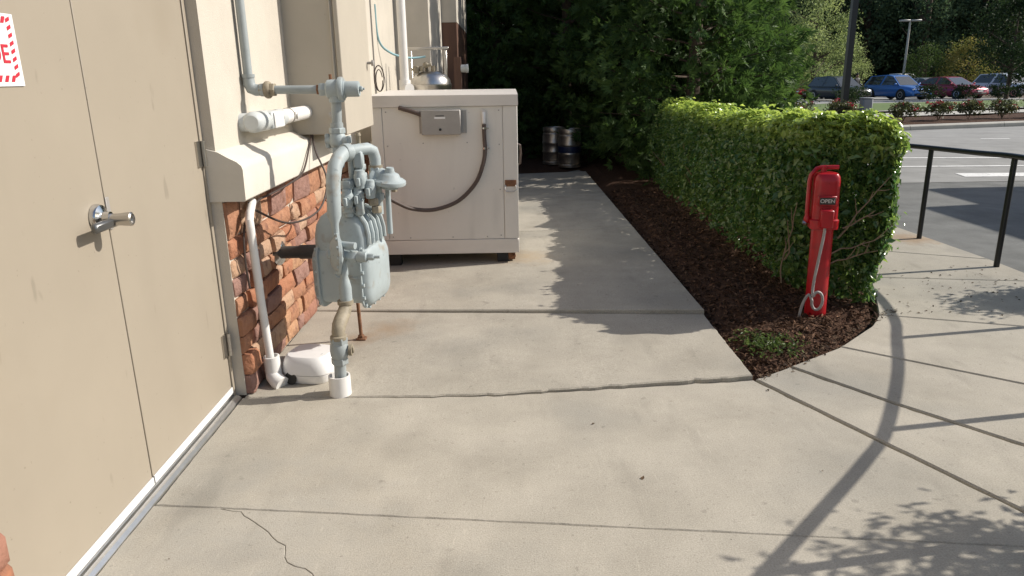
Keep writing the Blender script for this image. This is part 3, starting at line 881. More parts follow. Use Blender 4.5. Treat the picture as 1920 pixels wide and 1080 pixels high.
# meter body: middle case, two bolted end covers
mrot = Matrix.Translation((-.872, 3.95, 0)) @ Matrix.Rotation(R(-11), 4, 'Z')
def rrect(cy, cz, hy, hz, r, n=5):
    pts = []
    for (sy, sz, a0) in ((1, -1, -PI / 2), (1, 1, 0), (-1, 1, PI / 2), (-1, -1, PI)):
        for i in range(n + 1):
            a = a0 + PI / 2 * i / n
            pts.append((cy + sy * (hy - r) + r * math.cos(a), cz + sz * (hz - r) + r * math.sin(a)))
    return pts
def ring_x(x, pr): return [mrot @ Vector((x, a, b_)) for a, b_ in pr]
mb = MB()
mb.rings([ring_x(-.122, rrect(0, .530, .166, .155, .05)), ring_x(.122, rrect(0, .530, .166, .155, .05))])
part(mb, 'meter_case', P_)
for sgn in (-1, 1):
    mb = MB()
    mb.rings([ring_x(sgn * a, rrect(.0, .525 + dz, hy, hz, rr_)) for a, hy, hz, rr_, dz in
              ((.116, .182, .178, .07, 0), (.126, .182, .178, .07, 0), (.128, .172, .168, .07, 0), (.150, .165, .160, .07, 0), (.166, .142, .138, .06, 0), (.172, .07, .07, .03, 0))])
    part(mb, 'end_cover', P_)
    mb = MB()
    pr = rrect(0, .525, .174, .170, .065, 4)
    tot = len(pr)
    loop = []
    for i in range(tot):
        a = Vector(pr[i]); b_ = Vector(pr[(i + 1) % tot]); L = (b_ - a).length; k = max(1, int(L / .058))
        for j in range(k):
            loop.append(a + (b_ - a) * j / k)
    last = None
    for p in loop:
        if last is not None and (p - last).length < .04: continue
        last = p
        mb.hexn(mrot @ Vector((sgn * .125, p.x, p.y)), (mrot.to_3x3() @ Vector((sgn, 0, 0))), .011, .013)
    part(mb, 'cover_bolts', P_)['kind'] = 'stuff'
# domed head with ribs
mb = MB()
mb.rings([[mrot @ Vector((a, b_, z)) for a, b_ in rrect(dx, 0, hx, hy, r_)] for hx, hy, r_, z, dx in
          ((.152, .152, .05, .66, 0), (.152, .148, .05, .74, 0), (.143, .140, .05, .80, 0), (.120, .122, .05, .845, 0), (.085, .09, .04, .870, 0), (.04, .05, .02, .878, 0))])
part(mb, 'meter_head', P_)
for i in range(5):
    yy = -.11 + i * .055
    pts = [mrot @ Vector((a, yy * s_, z)) for a, z, s_ in ((.158, .70, 1.05), (.156, .755, 1.03), (.144, .812, 1), (.113, .857, .95), (.06, .880, .9))]
    part(MB().tube(pts, [.012, .013, .013, .012, .008], 8), 'head_rib', P_)
# index plate ledge on the front
mb = MB()
fr = [mrot @ Vector((a, -.168, b_)) for a, b_ in rrect(.045, .595, .072, .068, .02)]
mb.tube(fr + [fr[0]], .006, 6)
part(mb, 'case_rim', P_)
# stand under the meter
mb = MB(); mb.cyl((-.918, 4.262, .01), (-.925, 4.25, .43), .011, n=10); mb.box(-.945, -.888, 4.235, 4.29, .0, .014, .003); mb.hexn((-.918, 4.262, .012), (0, 0, 1), .02, .02)
part(mb, 'prop_stand', M['rust'])
# rising bypass: goose neck
mb = MB()
gp = [(-.870, 3.63, .79), (-.870, 3.63, .85), (-.872, 3.64, .89), (-.868, 3.66, 1.06), (-.862, 3.70, 1.13), (-.85, 3.74, 1.165), (-.835, 3.79, 1.185), (-.81, 3.84, 1.192)]
mb.tube(gp, [.018, .019, .035, .036, .037, .037, .037, .036], 18)
part(mb, 'goose_neck_pipe', P_)
mb = MB(); mb.lathe([(.044, 0), (.046, .008), (.046, .035), (.040, .042)], (-.835, 3.80, 1.187), (.62, .78, 0), 18); part(mb, 'union_ring', P_)
mb = MB(); mb.tube([(-.82, 3.83, 1.19), (-.77, 3.88, 1.195), (-.735, 3.92, 1.195), (-.712, 3.945, 1.18), (-.704, 3.955, 1.14), (-.704, 3.955, 1.10)], [.031, .031, .032, .032, .031, .030], 16)
part(mb, 'cross_pipe', P_)
mb = MB(); mb.lathe([(.038, 0), (.038, .03), (.033, .034)], (-.704, 3.955, 1.105), (0, 0, -1), 16); part(mb, 'elbow_band', BR)
mb = MB(); mb.lathe([(.012, 0), (.012, .04), (.016, .045), (.012, .06)], (-.775, 3.90, 1.22), (0, 0, 1), 10)
part(mb, 'plug', BR)
# valve cluster under the goose neck
for (x, y, zb, zt, r_) in ((-.835, 3.83, .85, 1.05, .024), (-.772, 3.88, .98, 1.17, .024), (-.70, 3.95, .84, 1.08, .024), (-.815, 3.87, .86, 1.20, .018), (-.655, 4.0, .72, .98, .015)):
    part(MB().cyl((x, y, zb), (x, y, zt), r_, n=14), 'standpipe', P_)
for (x, y, z, r_, h) in ((-.835, 3.83, .995, .036, .045), (-.835, 3.83, .875, .040, .03), (-.772, 3.88, 1.03, .034, .045), (-.772, 3.88, 1.09, .031, .03), (-.704, 3.95, 1.055, .038, .04), (-.70, 3.95, .915, .034, .04)):
    part(MB().hexn((x, y, z), (0, 0, 1), r_, h), 'hex_union', P_)
for (x, y, z, s_) in ((-.835, 3.80, .95, .9), (-.785, 3.84, .955, 1.0), (-.725, 3.86, .99, .95), (-.77, 3.84, 1.045, .8)):
    mb = MB()
    mb.lathe([(.020, -.05), (.026, -.046), (.027, -.03), (.032, -.02), (.033, .02), (.027, .03), (.026, .046), (.020, .05)], (x, y, z), (0, 0, 1), 10)
    mb.cyl((x, y - .02, z), (x + .004, y - .05 * s_, z), .018 * s_, n=10)
    mb.box(x - .009, x + .009, y - .075 * s_, y - .05 * s_, z - .030, z + .012, .003)
    part(mb, 'shutoff_valve', P_)
mb = MB(); mb.box(-.795, -.755, 3.80, 3.84, .86, .945, .006); part(mb, 'test_port', P_)
mb = MB(); mb.box(-.80, -.75, 3.84, 3.90, 1.10, 1.19, .008); part(mb, 'tee_block', P_)
for (x, y, z, r_) in ((-.715, 3.88, .90, .027), (-.70, 3.88, .86, .027), (-.615, 3.98, .955, .016)):
    part(MB().hexn((x, y, z), (0, 0, 1), r_, .036), 'brass_nut', BR)
# upper regulator with flat diaphragm dish
mb = MB()
mb.lathe([(.05, 0), (.05, .02), (.088, .022), (.09, .03), (.088, .042), (.06, .055), (.05, .075), (.028, .085), (.02, .11)], (-.635, 3.93, .985), (.12, -.10, 1), 24)
part(mb, 'upper_regulator', P_)
mb = MB()
for i in range(10):
    a = 2 * PI * i / 10
    mb.hexn((-.635 + .078 * math.cos(a), 3.93 + .078 * math.sin(a), 1.022 - .012 * math.cos(a) + .01 * math.sin(a)), (.12, -.1, 1), .008, .012)
part(mb, 'dish_bolts', P_)['kind'] = 'stuff'
mb = MB()
mb.tube([(-.70, 3.95, 1.06), (-.685, 3.945, 1.05), (-.665, 3.94, 1.035), (-.64, 3.935, 1.02)], [.04, .046, .046, .04], 12)
mb.box(-.73, -.67, 3.925, 3.97, 1.02, 1.075, .012)
mb.lathe([(.05, 0), (.055, .01), (.055, .04), (.03, .05)], (-.70, 3.955, 1.03), (.5, -.8, .3), 16)
part(mb, 'regulator_neck', P_)
# outlet: upper shutoff valve, pressure regulator and pipe to the wall
mb = MB(); mb.cyl((-.892, 3.93, 1.10), (-.888, 3.93, 1.20), .027, n=14); part(mb, 'outlet_pipe', P_)
mb = MB()
mb.hexn((-.890, 3.93, 1.175), (0, 0, 1), .042, .03)
mb.lathe([(.034, 0), (.044, .02), (.046, .045), (.040, .07), (.032, .08)], (-.889, 3.93, 1.20), (0, 0, 1), 16)
mb.hexn((-.888, 3.93, 1.275), (0, 0, 1), .043, .03)
mb.cyl((-.95, 3.93, 1.24), (-.83, 3.91, 1.24), .022, n=12)
mb.box(-.955, -.93, 3.915, 3.945, 1.20, 1.275, .006)
mb.box(-.835, -.815, 3.895, 3.925, 1.225, 1.265, .003)
part(mb, 'outlet_valve', P_)
mb = MB(); mb.cyl((-.888, 3.93, 1.295), (-.880, 3.93, 1.45), .026, n=14); mb.lathe([(.034, 0), (.034, .03)], (-.888, 3.93, 1.30), (0, 0, 1), 14); part(mb, 'outlet_riser', PP)
mb = MB()
mb.lathe([(.036, 0), (.048, .01), (.05, .03), (.05, .09), (.046, .10)], (-.928, 3.93, 1.50), (1, 0, 0), 18)
mb.lathe([(.060, 0), (.062, .006), (.062, .02), (.058, .026)], (-.862, 3.93, 1.50), (1, 0, 0), 20)
mb.lathe([(.038, 0), (.040, .02), (.04, .075), (.037, .082)], (-.838, 3.93, 1.50), (1, 0, 0), 18)
mb.lathe([(.010, 0), (.014, .006), (.014, .016), (.006, .02), (.006, .028)], (-.757, 3.93, 1.50), (1, 0, 0), 8)
mb.cyl((-.880, 3.93, 1.435), (-.880, 3.93, 1.47), .038, n=14)
mb.hexn((-.962, 3.93, 1.50), (1, 0, 0), .036, .04)
part(mb, 'line_regulator', P_)
mb = MB(); mb.hexn((-.975, 3.93, 1.50), (1, 0, 0), .027, .012); mb.cyl((-.90, 3.93, 1.54), (-.902, 3.93, 1.575), .008, n=8); part(mb, 'regulator_rust_collar', M['rust'])
mb = MB(); mb.cyl((-.965, 3.93, 1.50), (-1.235, 3.93, 1.503), .022, n=14); part(mb, 'cross_wall_pipe', PP)
mb = MB()
mb.hexn((-1.19, 3.93, 1.503), (-1, 0, 0), .036, .03)
mb.lathe([(.040, 0), (.044, .006), (.044, .022), (.04, .028)], (-1.215, 3.93, 1.503), (-1, 0, 0), 12)
mb.hexn((-1.242, 3.93, 1.503), (-1, 0, 0), .034, .028)
part(mb, 'pipe_union', BR)
mb = MB()
mb.tube([(-1.255, 3.93, 1.503), (-1.29, 3.93, 1.503), (-1.312, 3.93, 1.512), (-1.322, 3.93, 1.535), (-1.323, 3.93, 1.57)], [.029, .030, .031, .031, .029], 14)
mb.lathe([(.033, 0), (.034, .018)], (-1.323, 3.93, 1.565), (0, 0, 1), 14)
mb.lathe([(.033, 0), (.034, .018)], (-1.265, 3.93, 1.503), (1, 0, 0), 14)
part(mb, 'pipe_elbow', PP)
mb = MB(); mb.cyl((-1.323, 3.93, 1.57), (-1.328, 3.93, 3.3), .0225, n=14); part(mb, 'wall_riser_pipe', PP)
# dark sleeve from the wall with chrome escutcheon
mb = MB(); mb.cyl((-1.33, 4.10, .60), (-1.02, 4.02, .62), .036, n=16); mb.cyl((-1.18, 4.06, .61), (-1.02, 4.02, .62), .041, n=16); part(mb, 'wall_sleeve', M['dark_pipe'])
mb = MB(); mb.lathe([(.075, 0), (.073, .006), (.05, .016), (.040, .022)], (-1.318, 4.097, .60), (1, -.25, .05), 22); part(mb, 'escutcheon', M['chrome'])

# ------------------------------------------------------------------ small things by the wall
pv = empty('drain_pipe', 'thin white plastic pipe rising along the red stone wall', 'pipe', (-1.24, 3.62, 0))
o = (-1.24, 3.62, 0)
mb = MB(); mb.tube([(-1.262, 3.605, .10), (-1.270, 3.585, .45), (-1.276, 3.572, .86)], .021, 12); part(mb, 'pipe', M['pvc'], parent=pv)
mb = MB(); mb.tube([(-1.276, 3.574, .85), (-1.2765, 3.572, .885), (-1.281, 3.60, .915), (-1.30, 3.71, .96)], .021, 12); part(mb, 'elbow', M['pvc'], parent=pv)
mb = MB(); mb.lathe([(.042, 0), (.042, .125), (.034, .127), (.034, .02)], (-1.256, 3.612, .03), (-.03, -.02, 1), 18, cap=False); part(mb, 'coupling', M['pvc'], parent=pv)
mb = MB(); mb.tube([(-1.262, 3.612, .075), (-1.255, 3.60, .045), (-1.225, 3.575, .022), (-1.20, 3.56, .012)], [.038, .041, .043, .043], 16); part(mb, 'outlet_elbow', M['pvc'], parent=pv)

bs = empty('bait_box', 'rounded white plastic box on the pavement beside the stone wall', 'box', (-1.075, 3.70, 0), R(-12))
mb = MB()
def sup(hx, hy, z, n=28, e=3.2):
    r_ = []
    for i in range(n):
        a = 2 * PI * i / n; c, s_ = math.cos(a), math.sin(a)
        r_.append((hx * math.copysign(abs(c) ** (2 / e), c), hy * math.copysign(abs(s_) ** (2 / e), s_), z))
    return r_
mb.rings([sup(.120, .115, .002), sup(.130, .125, .02), sup(.138, .132, .052)]); mb.build('tray', M['white_plastic'], bs, smooth=50)
mb = MB(); mb.rings([sup(.139, .133, .055), sup(.140, .134, .062), sup(.136, .130, .10), sup(.122, .116, .135), sup(.110, .104, .146), sup(.05, .05, .149)]); mb.build('lid', M['white_plastic'], bs, smooth=35)
mb = MB(); mb.lathe([(.036, 0), (.034, .004), (.001, .004)], (-.062, -.128, .036), (-.12, -1, .12), 18); mb.build('entry_hole', M['black'], bs)
mb = MB(); mb.box(.02, .05, -.05, -.03, .1468, .1485); mb.box(.06, .085, -.045, -.028, .1455, .1475); mb.build('label_mark', M['pvc_grey'], bs, smooth=None)

def cable(name, pts, r, m, label, n=8):
    P = [Vector(p) for p in pts]; out = []
    for i in range(len(P) - 1):
        p0, p1, p2, p3 = P[max(i - 1, 0)], P[i], P[i + 1], P[min(i + 2, len(P) - 1)]
        for k in range(8):
            t = k / 8
            out.append(.5 * ((2 * p1) + (p2 - p0) * t + (2 * p0 - 5 * p1 + 4 * p2 - p3) * t * t + (3 * p1 - p0 - 3 * p2 + p3) * t ** 3))
    out.append(P[-1])
    return MB().tube(out, r, n)
cb = cable('c', [(-1.24, 4.78, 1.22), (-1.20, 4.66, 1.12), (-1.12, 4.56, .95), (-1.13, 4.35, .80), (-1.22, 4.05, .78), (-1.29, 3.75, .90), (-1.30, 3.66, .96)], .006, None, '')
cb.build('wall_cable', M['cable'], label='thin dark cable looping from cabinet across the red stone', cat='cable')
cb = cable('c', [(-1.25, 4.80, 1.22), (-1.225, 4.62, 1.15), (-1.22, 4.4, 1.02), (-1.235, 4.15, .985), (-1.28, 3.9, .96), (-1.29, 3.75, .95), (-1.305, 3.58, .86), (-1.305, 3.53, .70), (-1.30, 3.535, .55)], .006, None, '')
cb.build('wall_cable', M['cable'], label='dark cable tucked under the cream ledge then hanging beside white pipe', cat='cable')

# ------------------------------------------------------------------ white insulated equipment box
eb = empty('equipment_box', 'large white insulated metal box with flat lid beside the path', 'equipment box', (-.53, 6.25, 0))
o = (-.53, 6.25, 0)
BX0, BX1, BY0, BY1 = -1.13, .095, 6.25, 7.45
mb = MB(); mb.box(BX0 + .012, BX1 - .012, BY0 + .012, BY1 - .01, .07, 1.35); part(mb, 'core', M['box_white'], smooth=None, parent=eb)
mb = MB(); mb.box(-1.030, -.030, BY0 + .001, BY0 + .010, .190, 1.316, .002); part(mb, 'front_panel', M['box_white'], parent=eb)
mb = MB(); mb.box(BX0, -1.0335, BY0, BY0 + .05, .190, 1.316, .003); part(mb, 'corner_trim', M['box_white'], parent=eb)
mb = MB(); mb.box(-.0265, BX1, BY0 - .001, BY0 + .05, .190, 1.316, .003); part(mb, 'corner_trim', M['box_white'], parent=eb)
mb = MB(); mb.box(BX0, BX1 + .001, BY0 - .003, BY1, .062, .187, .003); part(mb, 'base_skirt', M['box_trim'], parent=eb)
mb = MB(); mb.box(BX1 - .011, BX1 - .001, BY0 + .052, BY1 - .02, .190, 1.316, .002); part(mb, 'side_panel', M['box_white'], parent=eb)
mb = MB()
zz = 1.318
mb.rings([[(x, y, z) for x, y, z in ((BX0 - .012, BY0 - .014, zz), (BX1 + .006, BY0 - .014, zz), (BX1 + .006, BY0 - .014, 1.405), (BX0 - .012, BY0 - .014, 1.412))],
          [(x, y, z) for x, y, z in ((BX0 - .012, BY1, zz), (BX1 + .006, BY1, zz), (BX1 + .006, BY1, 1.43), (BX0 - .012, BY1, 1.437))]])
part(mb, 'lid', M['box_trim'], smooth=None, parent=eb)
mb = MB()
for x in (-.85, -.48, -.18, -.70, -.33):
    mb.hexn((x, BY0 + .0012, .21 if x != -.70 and x != -.33 else 1.02), (0, -1, 0), .006, .004)
for x in (-1.0, -.06):
    for z in (.22, .62, 1.0, 1.28):
        mb.hexn((x, BY0 + .0012, z), (0, -1, 0), .006, .004)
part(mb, 'rivets', M['jbox'], parent=eb)
mb = MB(); mb.box(-.70, -.375, BY0 - .075, BY0 - .006, 1.092, 1.292, .004); part(mb, 'junction_box', M['jbox'], parent=eb)
mb = MB(); mb.box(-.725, -.33, BY0 - .0055, BY0 - .001, 1.10, 1.285, .001); part(mb, 'mounting_plate', M['jbox'], parent=eb)
mb = MB(); mb.box(-.59, -.50, BY0 - .077, BY0 - .0755, 1.222, 1.238); part(mb, 'label_strip', M['sign_white'], smooth=None, parent=eb)
mb = MB(); mb.box(-.58, -.51, BY0 - .077, BY0 - .0755, 1.242, 1.249); mb.cyl((-.545, BY0 - .074, 1.135), (-.545, BY0 - .08, 1.135), .011, n=12); part(mb, 'box_catch', M['black'], smooth=None, parent=eb)
mb = MB(); mb.tube([(-.885, BY0 - .02, 1.315), (-.78, BY0 - .04, 1.285), (-.695, BY0 - .05, 1.255)], .018, 10); part(mb, 'flex_lead', M['hose'], parent=eb)
mb = MB(); mb.box(-.205, -.165, BY0 - .018, BY0 - .004, 1.16, 1.285, .006); part(mb, 'cord_plate', M['box_trim'], parent=eb)
mb = MB(); mb.box(-.1965, -.1735, BY0 - .034, BY0 - .0185, 1.175, 1.27, .005); part(mb, 'cord_outlet', M['sign_white'], parent=eb)
mb = cable('h', [(-.184, BY0 - .03, 1.17), (-.183, BY0 - .03, 1.05), (-.18, BY0 - .03, .96), (-.20, BY0 - .035, .84), (-.27, BY0 - .04, .68), (-.42, BY0 - .05, .535), (-.62, BY0 - .08, .47), (-.80, BY0 - .14, .49), (-.92, BY0 - .22, .56), (-1.02, BY0 - .30, .64)], .017, None, '')
part(mb, 'drooping_hose', M['hose'], parent=eb)
mb = MB()
for z in (1.13, .965): mb.lathe([(.019, 0), (.019, .016)], (-.183, BY0 - .03, z), (0, 0, 1), 12); mb.box(-.165, -.145, BY0 - .035, BY0 - .02, z, z + .012)
part(mb, 'hose_clip', M['chrome'], parent=eb)
mb = MB(); mb.box(-.018, .078, BY0 - .008, BY0 - .0015, .645, .70, .002); part(mb, 'latch_plate', M['rust'], parent=eb)
mb = MB(); mb.tube([(-.012, BY0 - .01, .655), (-.022, BY0 - .028, .625), (-.005, BY0 - .034, .605), (.06, BY0 - .034, .605), (.08, BY0 - .028, .625), (.072, BY0 - .01, .655)], .006, 8); part(mb, 'latch_handle', M['steel'], parent=eb)
for (x, y) in ((-.05, BY0 + .09), (-1.0, BY0 + .09), (-.05, BY1 - .1), (-1.0, BY1 - .1)):
    mb = MB(); mb.box(x - .05, x + .05, y - .05, y + .05, (zC(x, y) - .057) / .963, .0645, .004); part(mb, 'foot', M['black'], parent=eb)
mb = MB(); mb.hexn((.055, BY0 + .05, .03), (0, -1, 0), .012, .05); mb.box(.0, .06, BY0 + .05, BY0 + .12, -.01, .061); part(mb, 'foot_bracket', M['rust'], parent=eb)
mb = MB(); mb.tube([(BX1, 6.5, .98), (BX1 + .025, 6.5, .97), (BX1 + .032, 6.55, .9), (BX1 + .025, 6.6, .80), (BX1, 6.62, .78)], .009, 8); part(mb, 'side_handle', M['hose'], parent=eb)

eb.location = (-.510, 6.02, .057); eb.scale = (.963, .963, .963)
# things behind the box
wp_ = empty('vent_pipe', 'white vertical plastic pipe standing behind the equipment box', 'pipe', (-1.06, 8.0, 0))
o = (-1.06, 8.0, 0)
mb = MB(); mb.cyl((-1.055, 8.0, .02), (-1.055, 8.0, 3.4), .046, n=16); part(mb, 'pipe', M['pvc'], parent=wp_)
mb = MB(); mb.cyl((-1.055, 8.0, 1.30), (-1.055, 8.0, 1.53), .060, n=16); mb.cyl((-1.055, 8.0, 1.44), (-1.0, 7.92, 1.44), .056, n=16); part(mb, 'cleanout_tee', M['pvc'], parent=wp_)
vs_root = empty('steel_tank', 'shiny domed stainless steel tank with valves behind the box', 'tank', (-.86, 8.8, 0))
o = (-.86, 8.8, 0)
mb = MB(); mb.lathe([(.23, .05), (.235, .10), (.235, 1.44), (.24, 1.45), (.24, 1.475), (.232, 1.48), (.225, 1.52), (.19, 1.57), (.13, 1.61), (.06, 1.625), (.01, 1.627)], (-.86, 8.8, 0), (0, 0, 1), 36); part(mb, 'vessel', M['steel'], parent=vs_root)
mb = MB()
mb.cyl((-.90, 8.78, 1.6), (-.90, 8.78, 1.72), .02, n=10); mb.cyl((-1.06, 8.72, 1.64), (-.84, 8.72, 1.69), .016, n=10)
mb.sphere((-.90, 8.74, 1.69), .04, .04, .035, 10, 6); mb.box(-1.04, -.98, 8.69, 8.74, 1.60, 1.68, .01); mb.cyl((-.82, 8.76, 1.61), (-.82, 8.76, 1.68), .03, n=10); mb.hexn((-.95, 8.72, 1.62), (0, 0, 1), .03, .06)
part(mb, 'valve_cluster', BR, parent=vs_root)
mb = MB()
mb.box(-1.12, -.64, 8.76, 8.80, 1.855, 1.885, .004); mb.box(-.70, -.662, 8.76, 8.80, 1.45, 1.853, .004)
mb.box(-1.12, -1.085, 8.96, 9.0, .05, 1.853, .004)
part(mb, 'frame', M['steel'], parent=vs_root)
cb = cable('c', [(-1.355, 8.2, 2.3), (-1.345, 8.25, 1.95), (-1.25, 8.4, 1.82), (-1.1, 8.6, 1.77), (-.98, 8.7, 1.77), (-.90, 8.72, 1.78)], .012, None, '')
cb.build('blue_hose', M['blue_hose'], label='thin pale blue hose drooping from the wall to the tank', cat='hose')
lp_ = arc((-1.315, 7.95, 1.55), .13, 0, 2 * PI, 20, (.30, .55, 0), (0, 0, 1))
mb = MB().tube(lp_, .006, 6); mb.tube(arc((-1.32, 7.98, 1.53), .11, .3, 2 * PI, 18, (.25, .4, 0), (0, 0, 1)), .005, 6)
mb.build('coiled_wire', M['cable'], label='thin dark wire coiled in a loop on the stucco wall', cat='wire')
bp_ = empty('conduit_post', 'brown post with grey conduit fitting past the steel tank', 'post', (-.57, 9.9, 0))
o = (-.57, 9.9, 0)
mb = MB(); mb.box(-.66, -.565, 9.87, 9.95, .03, 1.80, .004); part(mb, 'post', M['brown_panel'], parent=bp_)
mb = MB(); mb.cyl((-.565, 9.90, 1.655), (-.50, 9.89, 1.655), .05, n=14); mb.lathe([(.055, 0), (.055, .03)], (-.505, 9.89, 1.655), (1, 0, 0), 14); part(mb, 'fitting', M['pvc_grey'], parent=bp_)

# kegs
def keg(loc, label, blue):
    k = empty('beer_keg', label, 'keg', loc, group='steel kegs at the end of the path')
    mb = MB()
    pr = [(.17, .012), (.198, .02), (.20, .06), (.185, .075), (.185, .085), (.198, .10), (.200, .22), (.208, .235), (.208, .255), (.200, .27), (.200, .38), (.208, .395), (.208, .415), (.200, .43), (.198, .56), (.185, .58), (.185, .59), (.199, .605), (.20, .66), (.194, .672), (.185, .66), (.185, .62), (.10, .60), (.01, .60)]
    mb.lathe(pr, (0, 0, 0), (0, 0, 1), 28); mb.build('barrel', M['keg_steel'], k, smooth=30)
    mb = MB(); mb.lathe([(.035, .60), (.035, .63), (.02, .635)], (0, 0, 0), (0, 0, 1), 14); mb.build('neck_valve', M['steel'], k)
    if blue:
        mb = MB(); mb.lathe([(.2015, .272), (.2025, .275), (.2025, .375), (.2015, .378)], (0, 0, 0), (0, 0, 1), 28, cap=False); mb.build('blue_band', M['keg_blue'], k)
keg((.86, 13.5, -.02), 'plain steel keg standing behind the blue banded keg', False)
keg((1.11, 13.0, -.02), 'steel keg with dark blue band at the path end', True)

# ------------------------------------------------------------------ hedge
hd = empty('boxwood_hedge', 'clipped glossy green hedge with bright top behind red standpipe', 'hedge', (2.42, 7.2, 0))
HX, HY0, HY1 = 2.225, 4.70, 9.9
def hedge_pts(n, depth):
    P = np.zeros((n, 3)); N_ = np.zeros((n, 3)); k = 0
    while k < n:
        u = RNG.random()
        y = HY0 + (HY1 - HY0) * (RNG.random() ** 1.35)
        top = 1.18 + .09 * max(0, (7 - y) / 2.3) + .05 * noise.noise(Vector((y * 1.1, 0, 3)))
        r_ = RNG.random()
        hx = .30
        if r_ < .34:      # top
            x = (RNG.random() * 2 - 1) * hx; z = top; nr = (0, 0, 1)
        elif r_ < .60:    # left
            x = -hx; z = .10 + (top - .10) * RNG.random(); nr = (-1, 0, 0.15)
        elif r_ < .76:    # right
            x = hx; z = .10 + (top - .10) * RNG.random(); nr = (1, 0, .15)
        else:             # near end
            y = HY0; x = (RNG.random() * 2 - 1) * hx; z = .06 + (top - .06) * RNG.random(); nr = (0, -1, .15)
        # round the vertical and top edges
        ex = max(0, abs(x) - (hx - .2)); ez = max(0, z - (top - .2)); ey = max(0, (HY0 + .24) - y)
        L = math.sqrt((ex / .2) ** 2 + (ez / .2) ** 2 + (ey / .24) ** 2)
        if L > 1:
            x -= math.copysign(ex * (1 - 1 / L), x); z -= ez * (1 - 1 / L); y += ey * (1 - 1 / L)
            nr = (math.copysign(ex, x) + nr[0] * .05, -ey + nr[1] * .05, ez + nr[2] * .05)
        taper = 1 - .12 * max(0, (.45 - z) / .45)
        x *= taper
        if y < HY0 + .5 and nr[1] < 0: y += .16 * max(0, (.5 - z) / .5)
        y += .36 * max(-.6, min(1, (-x - .02) / .3)) * max(0, 1 - (y - HY0) / .8)
        lump = .09 * noise.noise(Vector((x * 2.6, y * 2.6, z * 2.6))) + .05 * noise.noise(Vector((x * 7, y * 7, z * 7)))
        nn = Vector(nr).normalized()
        # thin spots on the near end low down where the stems show
        if nr[1] < -.5 and z < .75 and noise.noise(Vector((x * 6, 1.3, z * 4))) > .08 and RNG.random() < .75: continue
        if z < .30 and RNG.random() < .55: continue
        dd = lump - abs(RNG.normal()) * depth
        if RNG.random() < .04: dd += RNG.random() * .07
        P[k] = (HX + x + nn.x * dd, y + nn.y * dd, z + nn.z * dd); N_[k] = nn; k += 1
    return P, N_
P, N_ = hedge_pts(40000, .065)
lp_n = N_ * 1.0 + RNG.normal(size=P.shape) * (.62 - .25 * np.clip(N_[:, 2:3], 0, 1)) + np.array([.42, .05, .38])
tt = np.clip(.01 + .30 * RNG.random(len(P)) ** 1.6 + .80 * np.clip((P[:, 2] - .98) / .16, 0, 1) * np.clip(.35 + N_[:, 2], 0, 1) * RNG.random(len(P)) ** .5 + .30 * (N_[:, 0] > .5) * RNG.random(len(P)), 0, 1)  # top and right side tinted lighter: new growth plus sunlight painted into the leaves
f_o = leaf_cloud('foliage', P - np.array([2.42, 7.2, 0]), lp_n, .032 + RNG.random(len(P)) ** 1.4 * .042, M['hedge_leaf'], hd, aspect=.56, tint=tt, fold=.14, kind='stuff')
n = 14000
ip = np.column_stack([HX + (RNG.random(n) * 2 - 1) * .24, HY0 + .12 + RNG.random(n) * (HY1 - HY0 - .12), .15 + RNG.random(n) * .95])
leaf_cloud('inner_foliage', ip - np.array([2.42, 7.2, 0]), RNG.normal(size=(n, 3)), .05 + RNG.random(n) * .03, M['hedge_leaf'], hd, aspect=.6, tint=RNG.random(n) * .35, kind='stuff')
o = (2.42, 7.2, 0)
rnd = random.Random(5)
for i in range(11):
    y0 = HY0 + .22 + i * .46 + rnd.uniform(-.1, .1); x0 = HX + rnd.uniform(-.15, .1)
    mb = MB()
    mb.tube([(x0, y0, -.02), (x0 + rnd.uniform(-.04, .04), y0 + rnd.uniform(-.04, .04), .3), (x0 + rnd.uniform(-.1, .1), y0 + rnd.uniform(-.06, .06), .7)], [.026, .022, .012], 8)
    for j in range(6):
        a = rnd.uniform(0, 2 * PI); z0 = rnd.uniform(.15, .55)
        L = rnd.uniform(.2, .36)
        p0 = Vector((x0, y0, z0)); dr = Vector((math.cos(a), math.sin(a), rnd.uniform(.4, 1.0)))
        if i == 0 and j < 5: dr = Vector((rnd.uniform(-.7, 1.0), -.55, rnd.uniform(.3, 1.0)))
        p1 = p0 + dr * L * .5; p2 = p0 + dr * L + Vector((0, 0, .08))
        mb.tube([p0, p1, p2], [.009, .007, .003], 6)
    part(mb, 'stem', M['stem'], parent=hd)
rnd = random.Random(12)
for (bx, by, bz, ex_, ey_, ez_) in ((2.14, 4.62, .50, 2.36, 4.50, .92), (2.12, 4.62, .40, 2.36, 4.49, .55), (2.10, 4.64, .33, 2.34, 4.50, .45), (2.16, 4.60, .58, 2.30, 4.48, .70), (1.90, 4.84, .30, 1.86, 4.66, .72), (1.88, 4.86, .15, 1.84, 4.70, .50)):
    mb = MB(); a = Vector((bx, by, bz)); b_ = Vector((ex_, ey_, ez_)); pp = []
    for k in range(6):
        pp.append(a.lerp(b_, k / 5) + Vector((rnd.uniform(-1, 1), rnd.uniform(-1, 1), rnd.uniform(-1, 1))) * .012)
    mb.tube(pp, [.006, .0052, .0045, .004, .003, .002], 6)
    for k in (2, 3, 4):
        dr = (b_ - a).normalized() * .6 + Vector((rnd.uniform(-.8, .8), -.25, rnd.uniform(-.5, .8)))
        mb.tube([pp[k], pp[k] + dr * .05, pp[k] + dr * .10 + Vector((0, 0, .015))], [.004, .003, .0015], 5)
    part(mb, 'twig', M['pale_twig'], parent=hd)

